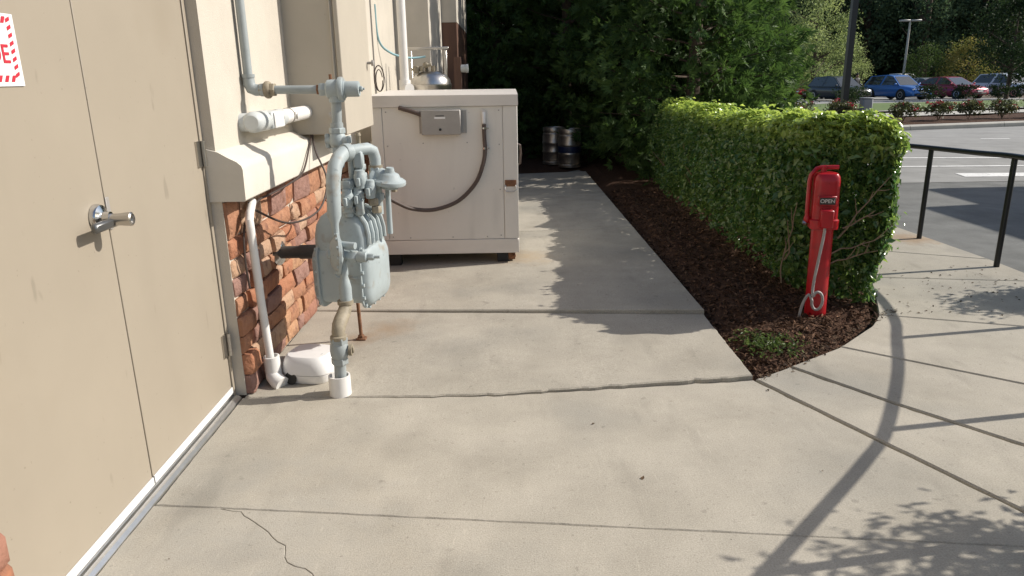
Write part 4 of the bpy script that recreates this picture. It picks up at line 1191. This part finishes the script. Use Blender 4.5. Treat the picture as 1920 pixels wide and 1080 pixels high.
# ------------------------------------------------------------------ red standpipe
iv = empty('fire_standpipe', 'red fire valve post with OPEN window and wrench handle', 'valve post', (1.985, 4.50, 0), R(-14))
iv.rotation_euler.y = -.012; iv.scale = (1.06, 1.06, 1.0)
RD = M['red']
mb = MB(); mb.lathe([(.062, -.05), (.062, .60), (.060, .62)], (0, 0, 0), (0, 0, 1), 24); mb.build('post', RD, iv)
def sq(hx_, hy_, z, e=4.0, n=32):
    return [(hx_ * math.copysign(abs(math.cos(2 * PI * i / n)) ** (2 / e), math.cos(2 * PI * i / n)), hy_ * math.copysign(abs(math.sin(2 * PI * i / n)) ** (2 / e), math.sin(2 * PI * i / n)), z) for i in range(n)]
mb = MB(); mb.rings([sq(.066, .066, .60), sq(.080, .080, .605), sq(.082, .082, .66), sq(.073, .073, .668), sq(.072, .072, .895), sq(.069, .069, .925), sq(.058, .058, .944), sq(.03, .03, .952)]); mb.build('head', RD, iv, smooth=35)
mb = MB(); mb.box(-.050, .050, -.090, -.066, .755, .815, .004); mb.build('window_frame', RD, iv)
mb = MB(); mb.box(-.042, .042, -.0935, -.0895, .764, .806, .001); mb.build('window_plate', M['plate_dark'], iv)
text_mesh('lettering', 'OPEN', .031, M['plate_text'], Matrix.Translation((0, -.0945, .785)) @ Matrix.Rotation(PI / 2, 4, 'X'), iv, depth=.0006)
mb = MB(); mb.box(-.035, .035, -.135, -.06, .625, .735, .005); mb.build('switch_box', RD, iv)
mb = MB(); mb.tube([(-.088, -.012, .64), (-.094, -.012, .70), (-.094, -.012, .90), (-.088, -.01, .935), (-.06, -.005, .972), (-.03, 0, .980), (.06, .0, .980)], .013, 8)
mb.sphere((-.092, -.012, .66), .020, .018, .03, 10, 6); mb.cyl((-.02, 0, .94), (-.02, 0, .985), .018, n=10)
mb.build('wrench_handle', RD, iv)
mb = MB(); mb.hexn((-.095, -.012, .635), (-1, 0, 0), .014, .02); mb.build('lock_bolt', M['steel'], iv)
lpts = [(-.005, -.105, .625), (-.006, -.105, .58), (-.02, -.10, .44), (-.035, -.098, .30), (-.04, -.10, .22)]
lpts += [Vector((-.012, -.11, .155)) + Vector((.030 * math.cos(a), -.02 * math.sin(a) * .3, .060 * math.sin(a))) for a in np.linspace(2.6, -3.2, 14)]
lpts += [(-.06, -.10, .19), (-.085, -.095, .14), (-.10, -.09, .06), (-.105, -.09, -.01)]
mb = cable('f', lpts, .0085, None, '', 10); mb.build('flexible_conduit', M['flex'], iv)

# ------------------------------------------------------------------ handrail
hr = empty('handrail', 'black metal handrail with round posts curving along the walk', 'handrail', (3.95, 5.7, 0))
o = (3.95, 5.7, 0)
rail_pts = [(3.60, 8.3, .83), (3.80, 7.5, .835), (3.915, 6.784, .85), (3.955, 6.2, .865), (3.955, 5.705, .885), (3.872, 5.12, .89), (3.72, 4.634, .885), (3.569, 4.32, .885), (3.287, 3.774, .88), (2.915, 3.159, .88), (2.70, 2.896, .88), (2.382, 2.555, .88), (2.043, 2.2, .88), (1.55, 1.68, .88), (1.0, 1.05, .88)]
mb = cable('r', rail_pts, .0225, None, '', 12); part(mb, 'top_rail', M['rail'], parent=hr)
for (x, y, z) in ((3.62, 8.25, .83), (3.915, 6.784, .85), (3.955, 5.705, .885), (3.569, 4.32, .885), (2.915, 3.159, .88), (2.043, 2.2, .88), (1.0, 1.05, .88)):
    mb = MB(); mb.cyl((x, y, -.02), (x, y, z - .02), .022, n=14); mb.lathe([(.022, 0), (.022, .004)], (x, y, .0), (0, 0, 1), 14); part(mb, 'post', M['rail'], parent=hr)

# ------------------------------------------------------------------ conifers
def conifer_mesh(seedv, H=6.5, Rm=1.55, nb=620):
    rg = np.random.default_rng(seedv)
    pos, nrm, dirs, siz, tin = [], [], [], [], []
    branches = MB()
    branches.tube([(0, 0, -.1), (.02, .01, H * .4), (0, .02, H * .75), (0, 0, H)], [.12, .09, .05, .015], 8)
    for i in range(nb):
        z = .12 + (H - .3) * (rg.random() ** 1.25)
        prof = (1 - (z / H) ** 1.6) * (0.72 + .28 * min(1, z / .9))
        L = Rm * prof * rg.uniform(.72, 1.12) + .12
        a = rg.random() * 2 * PI
        h = np.array([math.cos(a), math.sin(a), 0])
        up = rg.uniform(.05, .45)
        if i % 6 == 0:
            branches.tube([(0, 0, z), tuple(h * L * .5 + np.array([0, 0, z + up * L * .35])), tuple(h * L * .9 + np.array([0, 0, z + up * L * .8]))], [.018, .012, .004], 5)
        ns = int(5 + L * 4)
        for k in range(ns):
            t = .42 + .58 * (k + rg.random()) / ns
            c = h * L * t + np.array([0, 0, z + up * L * t * t]) + rg.normal(size=3) * .06
            # a flat fan spray
            fd = h * .8 + np.array([0, 0, .35 * rg.normal() + .1]) + rg.normal(size=3) * .35
            fd /= np.linalg.norm(fd)
            fn = np.cross(fd, rg.normal(size=3)); fn /= np.linalg.norm(fn)
            fs = np.cross(fn, fd)
            tt_ = .2 + .6 * rg.random() * t
            for q in range(8):
                ang = (q - 3.5) / 3.5 * 1.05
                d = fd * math.cos(ang) + fs * math.sin(ang) - np.array([0, 0, .12])
                ln = .155 * (1 - .4 * abs(ang)) * rg.uniform(.7, 1.25)
                pos.append(c + d * ln * .7); nrm.append(fn + rg.normal(size=3) * .25); dirs.append(d); siz.append(ln); tin.append(tt_ + .2 * (rg.random() - .5))
    return branches, map(np.array, (pos, nrm, dirs, siz, tin))
con_protos = []
for sd in (1, 2):
    br, (pos, nrm, dirs, siz, tin) = conifer_mesh(sd)
    root = empty('cypress_tree', 'x', 'tree')
    br.build('trunk', M['bark'], root)
    leaf_cloud('crown', pos, nrm, siz, M['conifer_leaf'], root, aspect=.24, tint=tin, fold=.04, dirs=dirs, kind='stuff')
    con_protos.append(root)
conifers = [
    (2.75, 11.1, 0, .95, 0, 'dense cypress tree rising directly behind the far hedge end'),
    (2.35, 13.4, 1, 1.0, 1.1, 'dark cypress with low branches hanging over the kegs'),
    (1.25, 15.3, 0, 1.05, 2.0, 'shadowed cypress directly behind the two steel kegs'),
    (-.15, 15.9, 1, 1.0, 3.3, 'dark cypress closing the path end beside the brown panel'),
    (3.65, 13.1, 1, .95, 4.2, 'sunlit cypress at the right edge of the cypress row'),
    (4.2, 15.6, 0, 1.05, 5.2, 'cypress half hidden behind the sunlit cypress'),
    (-1.2, 17.4, 0, 1.15, .6, 'rearmost cypress glimpsed between wall and path end tree'),
    (2.5, 17.0, 1, 1.15, 2.7, 'rear cypress filling the gap above the kegs'),
    (.6, 18.0, 0, 1.2, 4.9, 'rear cypress filling the gap left of the kegs'),
]
used = [False, False]
for (x, y, k, s_, rz, lab) in conifers:
    r_ = con_protos[k] if not used[k] else copy_tree(con_protos[k])
    used[k] = True
    r_.location = (x, y, -.03); r_.scale = (s_, s_, s_); r_.rotation_euler = (0, 0, rz)
    tag(r_, lab, 'tree', 'cypress trees screening the building')

# ------------------------------------------------------------------ shrubs outside the frame whose shadows fall on the walk
def shrub(name, loc, rx, h, n, mtl, label, cat, leaf=.05, aspect=.5, group=None, seedv=1, z0=.1, flower=0, tint=None):
    rg = np.random.default_rng(seedv)
    root = empty(name, label, cat, loc, group=group)
    mb = MB(); rnd = random.Random(seedv)
    tips = []
    for i in range(9):
        a = rnd.uniform(0, 2 * PI); k = rnd.uniform(.4, 1)
        tip = Vector((math.cos(a) * rx * .75 * k, math.sin(a) * rx * .75 * k, h * rnd.uniform(.6, .92)))
        mb.tube([(0, 0, -.03), (tip.x * .3, tip.y * .3, h * .3), tip], [h * .018, h * .012, h * .005], 6)
        tips.append(tip)
    mb.build('stems', M['stem'], root)
    # clumps around tips
    cl = []
    for i in range(26):
        a = rg.random() * 2 * PI; rr_ = rx * math.sqrt(rg.random()) * .85; zz_ = z0 + (h - z0) * rg.random() ** .7
        fac = math.sqrt(max(.08, 1 - ((zz_ - h * .6) / (h * .62)) ** 2))
        cl.append((math.cos(a) * rr_ * fac, math.sin(a) * rr_ * fac, zz_))
    cl = np.array(cl)
    idx = rg.integers(0, len(cl), n)
    p = cl[idx] + rg.normal(size=(n, 3)) * np.array([rx * .2, rx * .2, h * .085])
    tn = np.clip(rg.normal(.5, .22, n) + (idx % 5 - 2) * .07, 0, 1)
    leaf_cloud('leaves', p, rg.normal(size=(n, 3)) + [0, 0, .6], leaf * (.7 + .6 * rg.random(n)), mtl, root, aspect=aspect, tint=tn, kind='stuff')
    if flower:
        fc = cl[np.argsort(-cl[:, 2])[:16]]
        for j in range(flower):
            c = fc[rg.integers(0, len(fc))] + rg.normal(size=3) * np.array([rx * .22, rx * .22, h * .06]) + np.array([0, 0, h * .06])
            fp = c + rg.normal(size=(9, 3)) * .025
            leaf_cloud('bloom', fp, rg.normal(size=(9, 3)) + [0, 0, .5], .058, M['rose_red'], root, aspect=.9)
    return root
shrub('walkside_shrub', (3.05, 2.0, -.04), .55, 1.35, 4600, M['hedge_leaf'], 'leafy shrub beyond the handrail near the camera', 'shrub', leaf=.055, group='shrubs beyond the handrail', seedv=3, z0=.3)
shrub('walkside_shrub', (5.02, 4.95, -.03), .36, 1.15, 3200, M['hedge_leaf'], 'leafy shrub beside the bend of the handrail', 'shrub', leaf=.055, group='shrubs beyond the handrail', seedv=4, z0=.45)

# canopy beyond the frame whose stepped edge shades the road
cn_ = empty('drive_canopy', 'flat stepped canopy on posts beside the access road', 'canopy', (13, 7, 0))
o = (13, 7, 0)
h = 3.5; dx, dy = h / math.tan(SUN_EL) * SUN_H.x, h / math.tan(SUN_EL) * SUN_H.y
poly = [(5.82 + dx, 10.04 + dy), (5.80 + dx, 8.80 + dy), (5.02 + dx, 8.66 + dy), (4.95 + dx, 1.0), (17, 1.0), (17, 10.1 + dy)]
mb = MB().prism(poly[::-1], h - .25, h); part(mb, 'roof', M['canopy_paint'], smooth=None, parent=cn_)
for (x, y) in ((11.6, 9.6), (16, 9.6), (11.2, 2.0), (16, 2.0)):
    mb = MB(); mb.box(x - .1, x + .1, y - .1, y + .1, -.05, h - .251, .01); part(mb, 'post', M['canopy_paint'], parent=cn_)

# ------------------------------------------------------------------ planting bed across the road
rose_spots = [(8.3, 'first from the left, low'), (9.75, ''), (11.75, ''), (12.95, ''), (14.0, ''), (15.2, '')]
rose_labels = ['red flowering rose bush left of the lamp post, half behind hedge', 'red flowering rose bush right beside the black lamp post', 'full rose bush just right of the grey utility box',
               'rose bush in front of the gap between blue and maroon cars', 'rose bush with dense red blooms before the maroon car', 'loose brownish rose bush at the right edge of the bed']
for i, (x, _) in enumerate(rose_spots):
    y = along(x) + 1.7
    shrub('rose_bush', (x, y, .08), .42, .50 if i > 1 else .55, 900, M['rose_leaf'], rose_labels[i], 'bush', leaf=.07, group='rose bushes in the roadside bed', seedv=20 + i, z0=.15, flower=10 if i in (0, 1, 3, 4) else 5, aspect=.6)
for i, (x, dy_) in enumerate(((9.0, 3.0), (10.3, 3.2), (16.4, 1.6))):
    shrub('rose_bush', (x, along(x) + dy_, .08), .42, .52, 800, M['rose_leaf'], ['rear rose bush at the left, behind the hedge top', 'rear rose bush behind the black lamp post', 'rose bush cut by the right photo edge'][i], 'bush', leaf=.07, group='rose bushes in the roadside bed', seedv=40 + i, z0=.15, flower=9, aspect=.6)

lpst = empty('lamp_post', 'tall black lamp post on a brick base behind the hedge', 'lamp post', (10.15, 22.5, .08))
mb = MB(); mb.box(-.32, .32, -.32, .32, -.12, .38, .02); mb.build('brick_pedestal', M['brick_base'], lpst)
mb = MB(); mb.box(-.14, .14, -.14, .14, .381, .43, .01); mb.build('base_plate', M['rail'], lpst)
mb = MB(); mb.rings([[(s1 * .085, s2 * .085, .43) for s1, s2 in ((-1, -1), (1, -1), (1, 1), (-1, 1))], [(s1 * .075, s2 * .075, 7.5) for s1, s2 in ((-1, -1), (1, -1), (1, 1), (-1, 1))]]); mb.build('pole', M['rail'], lpst, smooth=None)
mb = MB(); mb.box(-.9, -.1, -.2, .2, 7.45, 7.6, .03); mb.build('lamp_head', M['rail'], lpst)
ub = empty('utility_box', 'grey metal utility box standing beside the black lamp post', 'utility box', (10.62, 22.1, .08))
mb = MB(); mb.box(-.14, .14, -.14, .14, -.05, .66, .02); mb.build('housing', M['util_grey'], ub)
mb = MB(); mb.box(-.155, .155, -.155, .155, .661, .69, .01); mb.build('lid', M['util_grey'], ub)
mb = MB(); mb.box(-.11, .11, -.147, -.1405, .05, .60, .002); mb.build('access_panel', M['util_grey'], ub)

lp2_ = empty('car_park_light', 'grey twin head light pole rising behind the parked cars', 'lamp post', (32.6, 62, -.55))
mb = MB(); mb.cyl((0, 0, 0), (0, 0, 5.9), .11, .075, n=10); mb.build('pole', M['pole_grey'], lp2_)
for s_ in (-1, 1):
    mb = MB(); mb.box(min(.05 * s_, .85 * s_), max(.05 * s_, .85 * s_), -.18, .18, 5.78, 5.92, .03); mb.build('lamp_head', M['pole_grey'], lp2_)

# ------------------------------------------------------------------ cars
def paint(name, c): return mat(name, c, rough=.28, spec=.5, coat=.6, metal=.25)
def car(name, loc, heading, colr, label, suv=True, truck=False, cat='car'):
    L, W, Hh = (4.45, 1.82, 1.60) if suv else (4.75, 1.82, 1.44)
    if truck: L, W, Hh = 5.5, 1.95, 1.85
    cz = Hh / 1.66
    c = empty(name, label, cat, loc, heading, 'cars in the car park')
    pm = paint(name + '_paint', colr)
    hl = L / 2; w = W / 2; belt = .98 * cz if suv or truck else .92
    st = [(-hl, .80, .42, belt - .12), (-hl + .10, .93, .30, belt), (-hl + .5, .99, .22, belt + .02), (-.9, 1.0, .20, belt), (0, 1.0, .20, belt), (hl * .42, 1.0, .20, belt - .01), (hl * .62, .99, .20, belt - .05), (hl * .85, .95, .24, belt - .13), (hl - .06, .86, .28, belt - .25), (hl, .72, .36, belt - .36)]
    mb = MB()
    for _ in (0,):
        rs = []
        for (x, k, zb, zt) in st:
            ww = w * k
            half = [(0, zt + .03), (ww * .6, zt + .02), (ww * .88, zt - .02), (ww * .97, zt - .12), (ww, zt - .30), (ww * .985, (zb + zt) / 2 - .08), (ww * .96, zb + .08), (ww * .85, zb)]
            rs.append([(x, a, b_) for a, b_ in half] + [(x, -a, b_) for a, b_ in half[::-1] if a > 0] )
        mb.rings(rs)
    body = mb.build('body', pm, c, smooth=45)
    # greenhouse
    if truck:
        ol = [(1.25, belt), (.55, Hh - .08), (.0, Hh), (-.75, Hh - .04), (-.95, belt)]
    elif suv:
        ol = [(hl * .50, belt), (hl * .14, Hh - .09), (-.35, Hh), (-hl + .55, Hh - .08), (-hl + .12, belt)]
    else:
        ol = [(hl * .50, belt), (hl * .08, Hh - .06), (-.35, Hh), (-hl + 1.15, Hh - .10), (-hl + .45, belt + .02)]
    wb, wt = w * .90, w * .68
    def yw(z): return wb + (wt - wb) * (z - belt) / (Hh - belt)
    vs_ = [(x, yw(z), z - (.03 if z == belt else 0)) for x, z in ol] + [(x, -yw(z), z - (.03 if z == belt else 0)) for x, z in ol]
    mb = MB(); mb.add(vs_, [(0, 1, 2, 3, 4), (9, 8, 7, 6, 5)] + [(i, i + 5, i + 6, i + 1) for i in range(4)] + [(4, 9, 5, 0)])
    mb.build('roof', pm, c, smooth=30)
    def lerp(a, b_, t): return tuple(a[i] + (b_[i] - a[i]) * t for i in range(3))
    def glass(a, b_, c_, d_, inset, off, nm):
        ctr_ = tuple(sum(p[i] for p in (a, b_, c_, d_)) / 4 for i in range(3))
        q = [Vector(lerp(p, ctr_, inset)) for p in (a, b_, c_, d_)]
        nn = (q[1] - q[0]).cross(q[3] - q[0]).normalized()
        if nn.dot(Vector(ctr_) - Vector((-.3, 0, belt))) < 0: nn = -nn
        m2 = MB(); m2.add([p + nn * off for p in q] + [p - nn * .01 for p in q], [(0, 1, 2, 3), (0, 1, 5, 4), (1, 2, 6, 5), (2, 3, 7, 6), (3, 0, 4, 7)])
        m2.build(nm, M['glass'], c, smooth=None)
    v = vs_
    glass(v[0], v[1], v[6], v[5], .10, .012, 'windscreen')
    glass(v[3], v[4], v[9], v[8], .14, .012, 'rear_window')
    for s_ in (0, 5):
        A0, A1, A2, A3, A4 = v[s_], v[s_ + 1], v[s_ + 2], v[s_ + 3], v[s_ + 4]
        bm_ = lerp(A0, A4, .52); tm_ = (A2[0] + .05, A2[1], A2[2] - .02)
        glass(A0, A1, tm_, bm_, .12, .012, 'side_window')
        glass(bm_, tm_, A3, A4, .14, .012, 'side_window')
        sy = 1 if s_ == 0 else -1
        m2 = MB(); m2.sphere((hl * .40, sy * (w + .06), belt + .06), .07, .09, .07, 8, 6); m2.build('mirror', pm, c)
    for sx_ in (-1, 1):
        for sy in (-1, 1):
            wx = sx_ * hl * .60; rr_ = .34 if not truck else .39
            m2 = MB(); m2.lathe([(rr_ + .05, 0), (rr_ + .05, .035)], (wx, sy * (w * .965), rr_), (0, sy, 0), 18); m2.build('wheel_arch', M['black'], c)
            m2 = MB(); m2.lathe([(rr_ * .6, 0), (rr_ * .95, 0), (rr_, .03), (rr_, .19), (rr_ * .95, .215), (rr_ * .62, .22)], (wx, sy * (w - .20), rr_), (0, sy, 0), 18); t_ = m2.build('wheel', M['tyre'], c)
            m2 = MB(); m2.lathe([(rr_ * .66, 0), (rr_ * .62, .02), (rr_ * .2, .005), (.03, .02)], (wx, sy * (w + .005), rr_), (0, sy, 0), 12); m2.build('rim', M['rim'], t_)
    for sy in (-1, 1):
        m2 = MB(); m2.box(hl - .22, hl - .05, sy * w * .62 - .17, sy * w * .62 + .17, belt - .36, belt - .22, .04, Matrix.Rotation(0, 4, 'Z')); m2.build('headlight', M['lamp_lens'], c)
        m2 = MB(); m2.box(-hl - .01, -hl + .12, sy * w * .72 - .1, sy * w * .72 + .1, belt - .22, belt - .02, .03); m2.build('tail_light', M['tail_lens'], c)
    m2 = MB(); m2.box(hl - .08, hl + .012, -w * .36, w * .36, belt - .42, belt - .30, .02); m2.build('grille', M['black'], c)
    m2 = MB(); m2.box(hl - .08, hl + .02, -w * .6, w * .6, .30, .42, .03); m2.build('lower_intake', M['black'], c)
    m2 = MB(); m2.box(hl, hl + .03, -.22, .22, .46, .56, .004); m2.build('number_plate', M['sign_white'], c)
    return c
zc = lambda y: -.017 * (y - 26) + .02
hdg = R(-74)
car('parked_car', (22.1, 50.0, zc(50)), hdg, (0.010, 0.016, 0.024), 'black compact SUV parked behind the lamp post')
car('parked_car', (26.2, 50.5, zc(50)), hdg, (0.03, 0.15, 0.46), 'bright blue compact SUV parked in the front row')
car('parked_car', (30.1, 51.0, zc(51)), hdg, (0.32, 0.025, 0.06), 'maroon sedan parked right of the blue SUV', suv=False)
car('parked_car', (34.3, 51.5, zc(51)), hdg, (0.55, 0.60, 0.66), 'silver SUV parked at the right of the front row')
car('parked_car', (20.4, 55.0, zc(55)), hdg, (0.33, 0.012, 0.02), 'bright red sedan behind and left of the black SUV', suv=False)
car('parked_car', (37.6, 52.0, zc(51)), hdg, (0.02, 0.05, 0.11), 'dark blue car cut off by the right photo edge', suv=False)
car('parked_car', (24.6, 58, zc(58)), hdg, (0.20, 0.30, 0.40), 'pale blue sedan in second row behind the black SUV', suv=False)
car('parked_car', (32.2, 57.5, zc(58)), hdg, (0.26, 0.28, 0.30), 'grey sedan in second row behind the maroon sedan', suv=False)
car('pickup_truck', (33.6, 64, zc(64)), hdg, (0.62, 0.63, 0.63), 'white pickup truck in the back row below the light pole', truck=True, cat='truck')
car('parked_car', (20.6, 63, zc(63)), hdg, (0.60, 0.60, 0.60), 'white car in the back row above the red sedan')
car('parked_car', (29.2, 65, zc(65)), hdg, (0.014, 0.014, 0.016), 'black SUV in the back row left of the white pickup')

# low clipped shrubs along the car park edge
for i, (x, y) in enumerate(((18.5, 40), (24.8, 44), (27.3, 44.5), (29.6, 45), (31.5, 45.5), (33.4, 45.8), (35.2, 46.2), (16.9, 37))):
    shrub('low_shrub', (x, y, -.017 * (y - 26) + .12), .75, .75, 700, M['tree_dark'], ['round green shrub left of the black SUV', 'dark low shrub before the blue SUV', 'dark low shrub right of the blue SUV', 'dark low shrub before the maroon sedan bonnet', 'low shrub between maroon and silver cars',
          'low shrub before the silver SUV', 'low shrub at the right edge below the silver SUV', 'round green shrub nearest the cypress edge'][i], 'shrub', leaf=.12, group='low shrubs edging the car park', seedv=60 + i, z0=.05)

# a person among the cars
pr_ = empty('person', 'person in dark clothes standing between the parked cars', 'person', (25.1, 54.0, zc(54)), R(200))
bm_verts = [(0, 0, .95), (0, 0, 1.15), (0, 0, 1.38), (0, 0, 1.50), (0, .02, 1.60), (0, .02, 1.70),
            (.19, 0, 1.40), (.25, .03, 1.12), (.22, .18, .98), (.21, .26, .97), (-.19, 0, 1.40), (-.25, .03, 1.12), (-.22, .18, .98), (-.21, .26, .97),
            (.10, 0, .90), (.11, .02, .48), (.11, -.02, .08), (.11, .14, .03), (-.10, 0, .90), (-.11, .02, .48), (-.11, -.02, .08), (-.11, .14, .03)]
bm_edges = [(0, 1), (1, 2), (2, 3), (3, 4), (4, 5), (2, 6), (6, 7), (7, 8), (8, 9), (2, 10), (10, 11), (11, 12), (12, 13), (0, 14), (14, 15), (15, 16), (16, 17), (0, 18), (18, 19), (19, 20), (20, 21)]
rad = [.15, .14, .15, .06, .10, .09, .07, .05, .04, .035, .07, .05, .04, .035, .10, .065, .045, .04, .10, .065, .045, .04]
pme = bpy.data.meshes.new('body'); pme.from_pydata(bm_verts, bm_edges, [])
po = bpy.data.objects.new('body', pme); COL.objects.link(po); po.parent = pr_
md = po.modifiers.new('skin', 'SKIN')
for i, sv in enumerate(pme.skin_vertices[0].data):
    sv.radius = (rad[i], rad[i]); sv.use_root = (i == 0)
ss = po.modifiers.new('sub', 'SUBSURF'); ss.levels = 1; ss.render_levels = 2
pmt = bpy.data.materials.new('person_mat'); pmt.use_nodes = True
nt = pmt.node_tree; tcn = nt.nodes.new('ShaderNodeTexCoord'); sxyz = nt.nodes.new('ShaderNodeSeparateXYZ')
nt.links.new(tcn.outputs['Object'], sxyz.inputs[0])
rp = nt.nodes.new('ShaderNodeValToRGB'); rp.color_ramp.interpolation = 'CONSTANT'
mrr = nt.nodes.new('ShaderNodeMapRange'); mrr.inputs['From Max'].default_value = 2.0
nt.links.new(sxyz.outputs['Z'], mrr.inputs['Value']); nt.links.new(mrr.outputs['Result'], rp.inputs['Fac'])
rp.color_ramp.elements[0].color = (.02, .025, .05, 1); rp.color_ramp.elements[1].position = .48; rp.color_ramp.elements[1].color = (.012, .012, .014, 1)
e_ = rp.color_ramp.elements.new(.745); e_.color = (.30, .17, .11, 1)
nt.links.new(rp.outputs['Color'], nt.nodes['Principled BSDF'].inputs['Base Color'])
pme.materials.append(pmt)
mb = MB(); mb.sphere((0, -.01, 1.71), .105, .115, .10, 12, 8); mb.build('hair', M['clothes_dark'], pr_)

# ------------------------------------------------------------------ background trees
def tree_proto(seedv, H, Rc, zc0, n, mtl, leaf, name, clumps=34, conic=0.0):
    rg = np.random.default_rng(seedv); rnd = random.Random(seedv)
    root = empty(name, 'x', 'tree')
    mb = MB(); mb.tube([(0, 0, -.2), (.05, 0, H * .35), (0, .05, H * .7), (0, 0, H * .92)], [H * .024, H * .018, H * .010, H * .003], 8)
    for i in range(10):
        a = rnd.uniform(0, 2 * PI); z0 = rnd.uniform(zc0, H * .7)
        mb.tube([(0, 0, z0), (math.cos(a) * Rc * .4, math.sin(a) * Rc * .4, z0 + H * .08), (math.cos(a) * Rc * .8, math.sin(a) * Rc * .8, z0 + H * .17)], [H * .009, H * .006, H * .002], 5)
    mb.build('trunk', M['bark'], root)
    cl = []
    for i in range(clumps):
        t = rg.random(); z = zc0 + (H - zc0) * t
        prof = math.sin(PI * min(1, (.10 + t * .90))) ** .6 if conic == 0 else (1 - t) ** conic * min(1, .45 + t * 6)
        a = rg.random() * 2 * PI; r_ = Rc * prof * math.sqrt(.25 + .75 * rg.random()) * .88
        cl.append((math.cos(a) * r_, math.sin(a) * r_, z))
    cl = np.array(cl); idx = rg.integers(0, len(cl), n)
    p = cl[idx] + rg.normal(size=(n, 3)) * Rc * np.array([.17, .17, .13])
    tn = np.clip(rg.normal(.5, .2, n) + rg.normal(size=len(cl))[idx] * .18, 0, 1)
    leaf_cloud('crown', p, rg.normal(size=(n, 3)) + [0, 0, .5], leaf * (.6 + .8 * rg.random(n)), mtl, root, aspect=.62, tint=tn, kind='stuff')
    return root
def put(root, x, y, s_, rz, label, group=None, fresh=False):
    r_ = root if not fresh else copy_tree(root)
    r_.location = (x, y, -.017 * (min(y, 90) - 26)); r_.scale = (s_, s_, s_ * 1.0); r_.rotation_euler = (0, 0, rz)
    return tag(r_, label, 'tree', group)
pale = tree_proto(31, 7.0, 2.6, 1.0, 6500, M['tree_pale'], .17, 'car_park_tree', 44)
put(pale, 21.9, 54, 1.05, 0, 'tall pale green tree behind the cypress, left of lamp post', 'trees around the car park')
put(pale, 26.0, 58, .62, 2, 'smaller pale green tree right of the lamp post', 'trees around the car park', True)
put(pale, 26.0, 64, .78, 4, 'pale green tree between the tall pale tree and lamp post', 'trees around the car park', True)
aut = tree_proto(32, 5.0, 2.6, .9, 5200, M['tree_autumn'], .17, 'autumn_tree', 40)
put(aut, 36.6, 60, .80, 1, 'round tree with orange tinged leaves behind the maroon sedan', 'trees around the car park')
grn = tree_proto(33, 5.4, 2.4, .8, 5200, M['tree_green'], .17, 'car_park_tree', 40)
put(grn, 34.4, 62, .72, 0, 'green tree adjoining the orange tinged tree', 'trees around the car park')
drk = tree_proto(34, 6.5, 2.8, 1.5, 6500, M['tree_dark'], .17, 'car_park_tree', 44)
put(drk, 31.0, 46.5, .92, 0, 'dark tree with slim trunk at the right photo edge', 'trees around the car park')
wd = tree_proto(35, 17, 3.4, 4.0, 5000, M['woods'], .36, 'woodland_tree', 60)
wd2 = tree_proto(36, 15, 3.8, 1.0, 6000, M['woods'], .36, 'woodland_tree', 60)
k = 0
rnd = random.Random(77)
first = [True, True]
pos_names = ['farthest left', 'second from the left', 'third from the left', 'fourth from the left', 'fifth from the left', 'sixth from the left', 'seventh from the left', 'eighth from the left', 'ninth from the left', 'tenth from the left', 'farthest right']
for i in range(11):
    x = 22 + i * 3.6 + rnd.uniform(-.8, .8); y = 80 + rnd.uniform(-2, 5); t = i % 2
    put((wd, wd2)[t], x, y, rnd.uniform(.9, 1.15), rnd.uniform(0, 6), 'tall woodland tree behind the car park, %s in the front row' % pos_names[i], 'front row of the woods', not first[t]); first[t] = False
# the wood behind reads as one mass
n = 42000
rg = np.random.default_rng(88)
wx = 2 + rg.random(n) * 85; wz = -1 + 19 * rg.random(n) ** .9
wy = 90 + rg.random(n) * 9 + 2.5 * np.sin(wx * .9) + 1.5 * np.sin(wx * 2.3 + wz * .6)
leaf_cloud('woods', np.column_stack([wx, wy, wz]), rg.normal(size=(n, 3)) + [0, -.6, .3], .9 + .9 * rg.random(n), M['woods'], tint=np.clip(rg.normal(.35, .25, n) + .25 * np.sin(wx * .7) * np.sin(wz * .5), 0, 1), aspect=.7,
           label='dark mass of woodland filling the background', cat='woods', kind='stuff')
